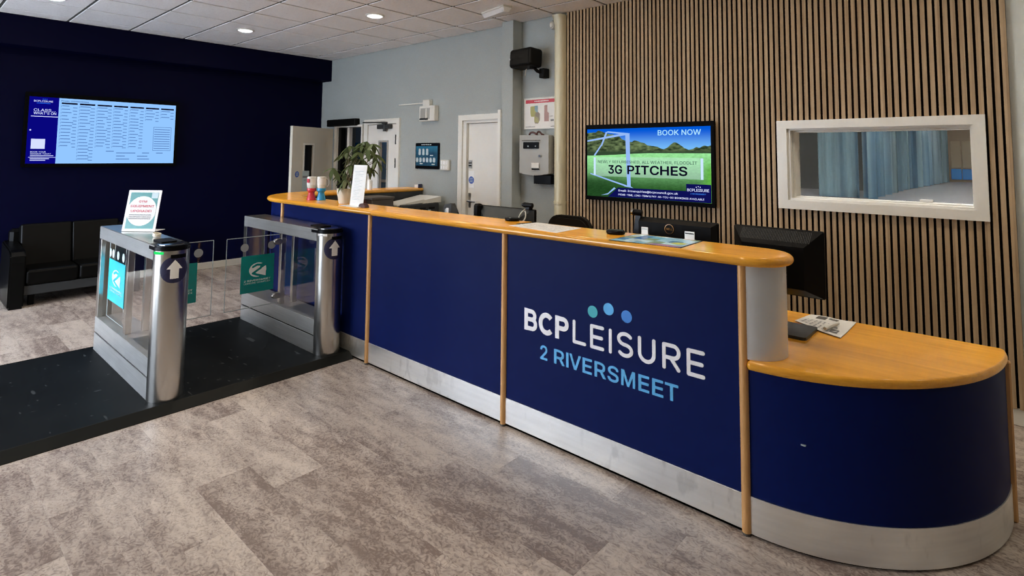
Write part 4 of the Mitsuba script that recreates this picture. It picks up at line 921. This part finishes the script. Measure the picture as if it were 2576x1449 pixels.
M1 = thing('monitor', 'black monitor seen from behind, leftmost, with a webcam on its right corner', 'monitor')
monitor_back(1.150, 1.715, .56, .86, 1.200, .07, (.13, .075, .06), M1, 'black_plastic', 'monitor_slope')
put('left_hinge', box(1.150, 1.215, .50, .56, 1.06, 1.212, .015), 'black_plastic', M1)
stand(M1, 1.43, .58, .95)
W1 = thing('webcam', 'black webcam with a looped pale cable on the leftmost monitor', 'webcam')
put('body', cat(cyl((1.632, .535, 1.232), (1.705, .55, 1.228), .018, bev=.004), box(1.65, 1.69, .53, .57, 1.198, 1.225, .004)), 'gloss_black', W1, smooth=40)
put('lens', cyl((1.630, .535, 1.232), (1.622, .533, 1.232), .012), 'dark_grey', W1, smooth=40)
put('cable', tube(bez([(1.65, .545, 1.205), (1.58, .48, 1.15), (1.64, .47, 1.06), (1.715, .49, 1.13), (1.66, .52, 1.19)], 24), .005), 'white_plastic', W1, smooth=40)
M2 = thing('monitor', 'black monitor with a round silver logo on its back, behind the colourful mat', 'monitor')
monitor_back(2.535, 3.012, .56, .88, 1.218, .05, (.02, .02, .04), M2, 'black_plastic')
put('logo_ring', place(prism(Point(0, 0).buffer(.0285, quad_segs=16).difference(Point(0, 0).buffer(.0245, quad_segs=16)), 0, .003), (2.752, .508, 1.168), *FY), 'chrome', M2, label='round silver logo')
put('logo_text', place(text('DELL', -.019, .019, -.006, .006, .002, True), (2.752, .509, 1.168), *FY), 'chrome', M2)
stand(M2, 2.77, .58, .97)
W2 = thing('webcam', 'black and silver webcam on a stalk at the left of the logo monitor', 'webcam')
put('body', cat(cyl((2.492, .555, 1.244), (2.548, .57, 1.238), .020, bev=.005), hull([(2.50, .54, 1.10), (2.545, .54, 1.10), (2.545, .58, 1.10), (2.50, .58, 1.10), (2.512, .55, 1.225), (2.545, .55, 1.225), (2.545, .58, 1.225), (2.512, .58, 1.225)])), 'gloss_black', W2, smooth=40)
put('lens_ring', lathe([(.012, 0), (.0195, 0), (.0195, .012), (.012, .014), (.012, 0)], (2.494, .555, 1.244), 24, (-1, -.3, .1)), 'chrome', W2, smooth=40)
M3 = thing('monitor', 'large black monitor with a vented back, on the low end of the counter', 'monitor')
monitor_back(3.098, 3.530, .56, .895, 1.222, .085, (.07, .075, .05), M3, 'black_plastic')
vents = []
for k in range(44):
    x = 3.150 + k * .0076
    vents.append(hull([(x, .553, 1.212), (x + .003, .553, 1.212), (x, .497, 1.165), (x + .003, .497, 1.165), (x, .499, 1.168), (x + .003, .499, 1.168), (x, .556, 1.215), (x + .003, .556, 1.215)]))
put('vent_rib', cat(*vents), 'dark_grey', M3); labels['%s__vent_rib' % M3] = {'kind': 'stuff', 'label': 'row of fine vent ribs'}
put('neck', box(3.27, 3.36, .50, .55, .73, .96, .01), 'black_plastic', M3)
put('foot', prism(rrect(3.18, 3.472, .425, .66, .02), ZD, ZD + .014), 'dark_grey', M3)
NP = thing('newspaper', 'printed paper with columns of text on the low worktop', 'newspaper')
gx_, gy_ = np.meshgrid(np.linspace(0, 1, 13), np.linspace(0, 1, 13), indexing='ij')
c00, c10, c11, c01 = np.array([3.352, .700]), np.array([3.585, .578]), np.array([3.590, .925]), np.array([3.372, .935])
def paper_pt(u, v):
    q = c00 * (1 - u) * (1 - v) + c10 * u * (1 - v) + c11 * u * v + c01 * (1 - u) * v
    return np.array([q[0], q[1], ZD + .0035 + .012 * (1 - u) ** 2 * (1 - v) ** 2 + .003 * math.sin(5 * u + 3 * v) ** 2])
PV = np.array([paper_pt(u, v) for u, v in zip(gx_.ravel(), gy_.ravel())])
PF = [(i * 13 + j, (i + 1) * 13 + j, (i + 1) * 13 + j + 1) for i in range(12) for j in range(12)] + [(i * 13 + j, (i + 1) * 13 + j + 1, i * 13 + j + 1) for i in range(12) for j in range(12)]
put('sheet', cat(trimesh.Trimesh(PV, PF, process=False), trimesh.Trimesh(PV - (0, 0, .003), [f[::-1] for f in PF], process=False)), 'paper', NP, smooth=60)
def ink(u0, u1, v0, v1, h=.0008):
    q = [paper_pt(u0, v0), paper_pt(u1, v0), paper_pt(u1, v1), paper_pt(u0, v1)]
    return sheet([p + (0, 0, h) for p in q])
blk = []
for col in range(4):
    for k in range(7):
        for s in range(3):
            u, v = .10 + .10 * k * .9, .12 + .12 * col + .035 * s
            if pr2.random() < .75: blk.append(ink(u, u + .035, v, v + .022))
put('text_columns', cat(*blk), 'grey_ink', NP)
for q in ((.20, .42, .72, .94), (.46, .66, .80, .92), (.72, .88, .10, .30), (.74, .80, .35, .44)): put('photo_block', ink(*q), 'grey_box_dark', NP)
tag(put('pen', cat(cyl((3.505, .640, ZD + .018), (3.530, .800, ZD + .016), .009, n=14, bev=.002)), 'white_plastic', smooth=40), 'thick white marker pen lying on the printed paper', 'pen')
CH = thing('office_chair', 'dark fabric office chair back rising above the worktop', 'office chair')
prof = Polygon(list(rrect(1.46, 1.865, .66, 1.12, .11).exterior.coords))
k = xz(prof.buffer(-.02), 1.02, 1.09); k2 = xz(prof, 1.035, 1.075)
put('backrest', cat(k, k2), 'fabric_dark', CH, smooth=40)
put('seat', soft(1.43, 1.89, 1.10, 1.55, .44, .53, .04), 'fabric_dark', CH, smooth=30)
put('gas_lift', cyl((1.66, 1.33, .10), (1.66, 1.33, .45), .028), 'black_plastic', CH, smooth=40)
for q in range(5):
    a = q * 2 * math.pi / 5
    put('base_leg', hull([(1.66 + r * math.cos(a) + s * .02 * math.sin(a), 1.33 + r * math.sin(a) - s * .02 * math.cos(a), z) for r, z0 in ((.03, .09), (.28, .055)) for s in (-1, 1) for z in (z0, z0 + .03)]), 'black_plastic', CH)
    put('castor', cyl((1.66 + .27 * math.cos(a) - .015 * math.sin(a), 1.33 + .27 * math.sin(a) + .015 * math.cos(a), .027), (1.66 + .27 * math.cos(a) + .015 * math.sin(a), 1.33 + .27 * math.sin(a) - .015 * math.cos(a), .027), .027), 'black_plastic', CH, smooth=40)
put('back_post', box(1.63, 1.69, 1.08, 1.12, .45, .75, .006), 'black_plastic', CH)
PH = thing('desk_phone', 'dark grey desk phone with a white tag behind the worktop', 'phone')
put('body', hull([(.86, .40, .99), (1.01, .40, .99), (.875, .46, 1.19), (.955, .46, 1.20), (1.01, .48, 1.15), (.86, .56, .99), (1.01, .56, .99), (.90, .50, 1.20), (.955, .50, 1.20)]), 'dark_grey', PH)
put('pedestal', box(.87, 1.0, .40, .56, ZD, .99, .008), 'black_plastic', PH)
put('tag', box(.978, 1.005, .385, .392, 1.10, 1.175, .001), 'pure_white', PH)
put('cradle', box(.915, .93, .425, .45, 1.12, 1.16, .003), 'frost_pale', PH)
# printer with paper tray under the return worktop's inner side
PR = thing('printer', 'dark office printer with a pale sloping paper tray behind the worktop', 'printer')
put('body', box(-1.36, -.98, 1.45, 2.02, ZD - .32, 1.00, .012), 'dark_grey', PR)
put('plinth', box(-1.36, -.98, 1.40, 2.05, 0.0, ZD - .32, .006), 'grey_box_dark', PR)
put('paper_tray', cat(hull([(-1.38, 1.78, 1.035), (-1.0, 1.78, 1.035), (-1.38, 2.05, 1.075), (-.98, 2.05, 1.075), (-1.38, 1.78, 1.00), (-1.0, 1.78, 1.0), (-1.38, 2.05, 1.005), (-.98, 2.05, 1.005)]), hull([(-1.3, 1.42, 1.0), (-1.02, 1.42, 1.0), (-1.3, 1.80, 1.01), (-1.0, 1.80, 1.01), (-1.3, 1.42, .985), (-1.02, 1.42, .985), (-1.3, 1.8, 1.05), (-1.0, 1.8, 1.05)])), 'white_plastic', PR)
for k in range(3):
    put('handle', box(-.98, -.965, 1.58 + .14 * k, 1.66 + .14 * k, .935, .955, .004), 'black_plastic', PR)
    put('catch', box(-.98, -.968, 1.50 + .17 * k, 1.54 + .17 * k, .90, .925, .003), 'frost_pale', PR)
tag(put('shelf_roll', cyl((-1.385, .98, 1.03), (-1.10, 1.02, 1.03), .06, n=24, bev=.006), 'brown', smooth=40), 'dark brown roll under the inner edge of the return worktop', 'roll')
tag(put('storage_crate', cat(box(-1.36, -1.06, 1.11, 1.40, .88, 1.09, .006), box(-1.37, -1.05, 1.10, 1.41, 1.07, 1.10, .006)), 'grey_box_dark'), 'dark storage crate under the return worktop left of the printer', 'crate')
SB = thing('sanitiser_bottle', 'white pump bottle standing on the return worktop', 'bottle')
put('bottle', lathe([(0, 0), (.030, 0), (.032, .006), (.032, .105), (.022, .122), (.012, .128), (0, .128)], (-1.50, 1.37, 1.157), 28), 'pure_white', SB, smooth=40)
put('pump', cat(cyl((-1.50, 1.37, 1.285), (-1.50, 1.37, 1.319), .007), box(-1.508, -1.47, 1.362, 1.378, 1.313, 1.323, .003)), 'black_plastic', SB, smooth=40)
LH = thing('wall_holder', 'small white block with a dark edge at the wall end of the return worktop', 'holder')
put('block', box(-1.52, -1.44, 2.06, 2.112, 1.156, 1.195, .003), 'pure_white', LH)
put('edge', box(-1.44, -1.425, 2.055, 2.112, 1.156, 1.205, .002), 'navy_sticker', LH)
tag(put('sill_box', box(3.752, 3.825, 2.212, 2.25, 1.2905, 1.308, .003), 'pure_white'), 'small white box on the lower right ledge behind the window glass', 'box')
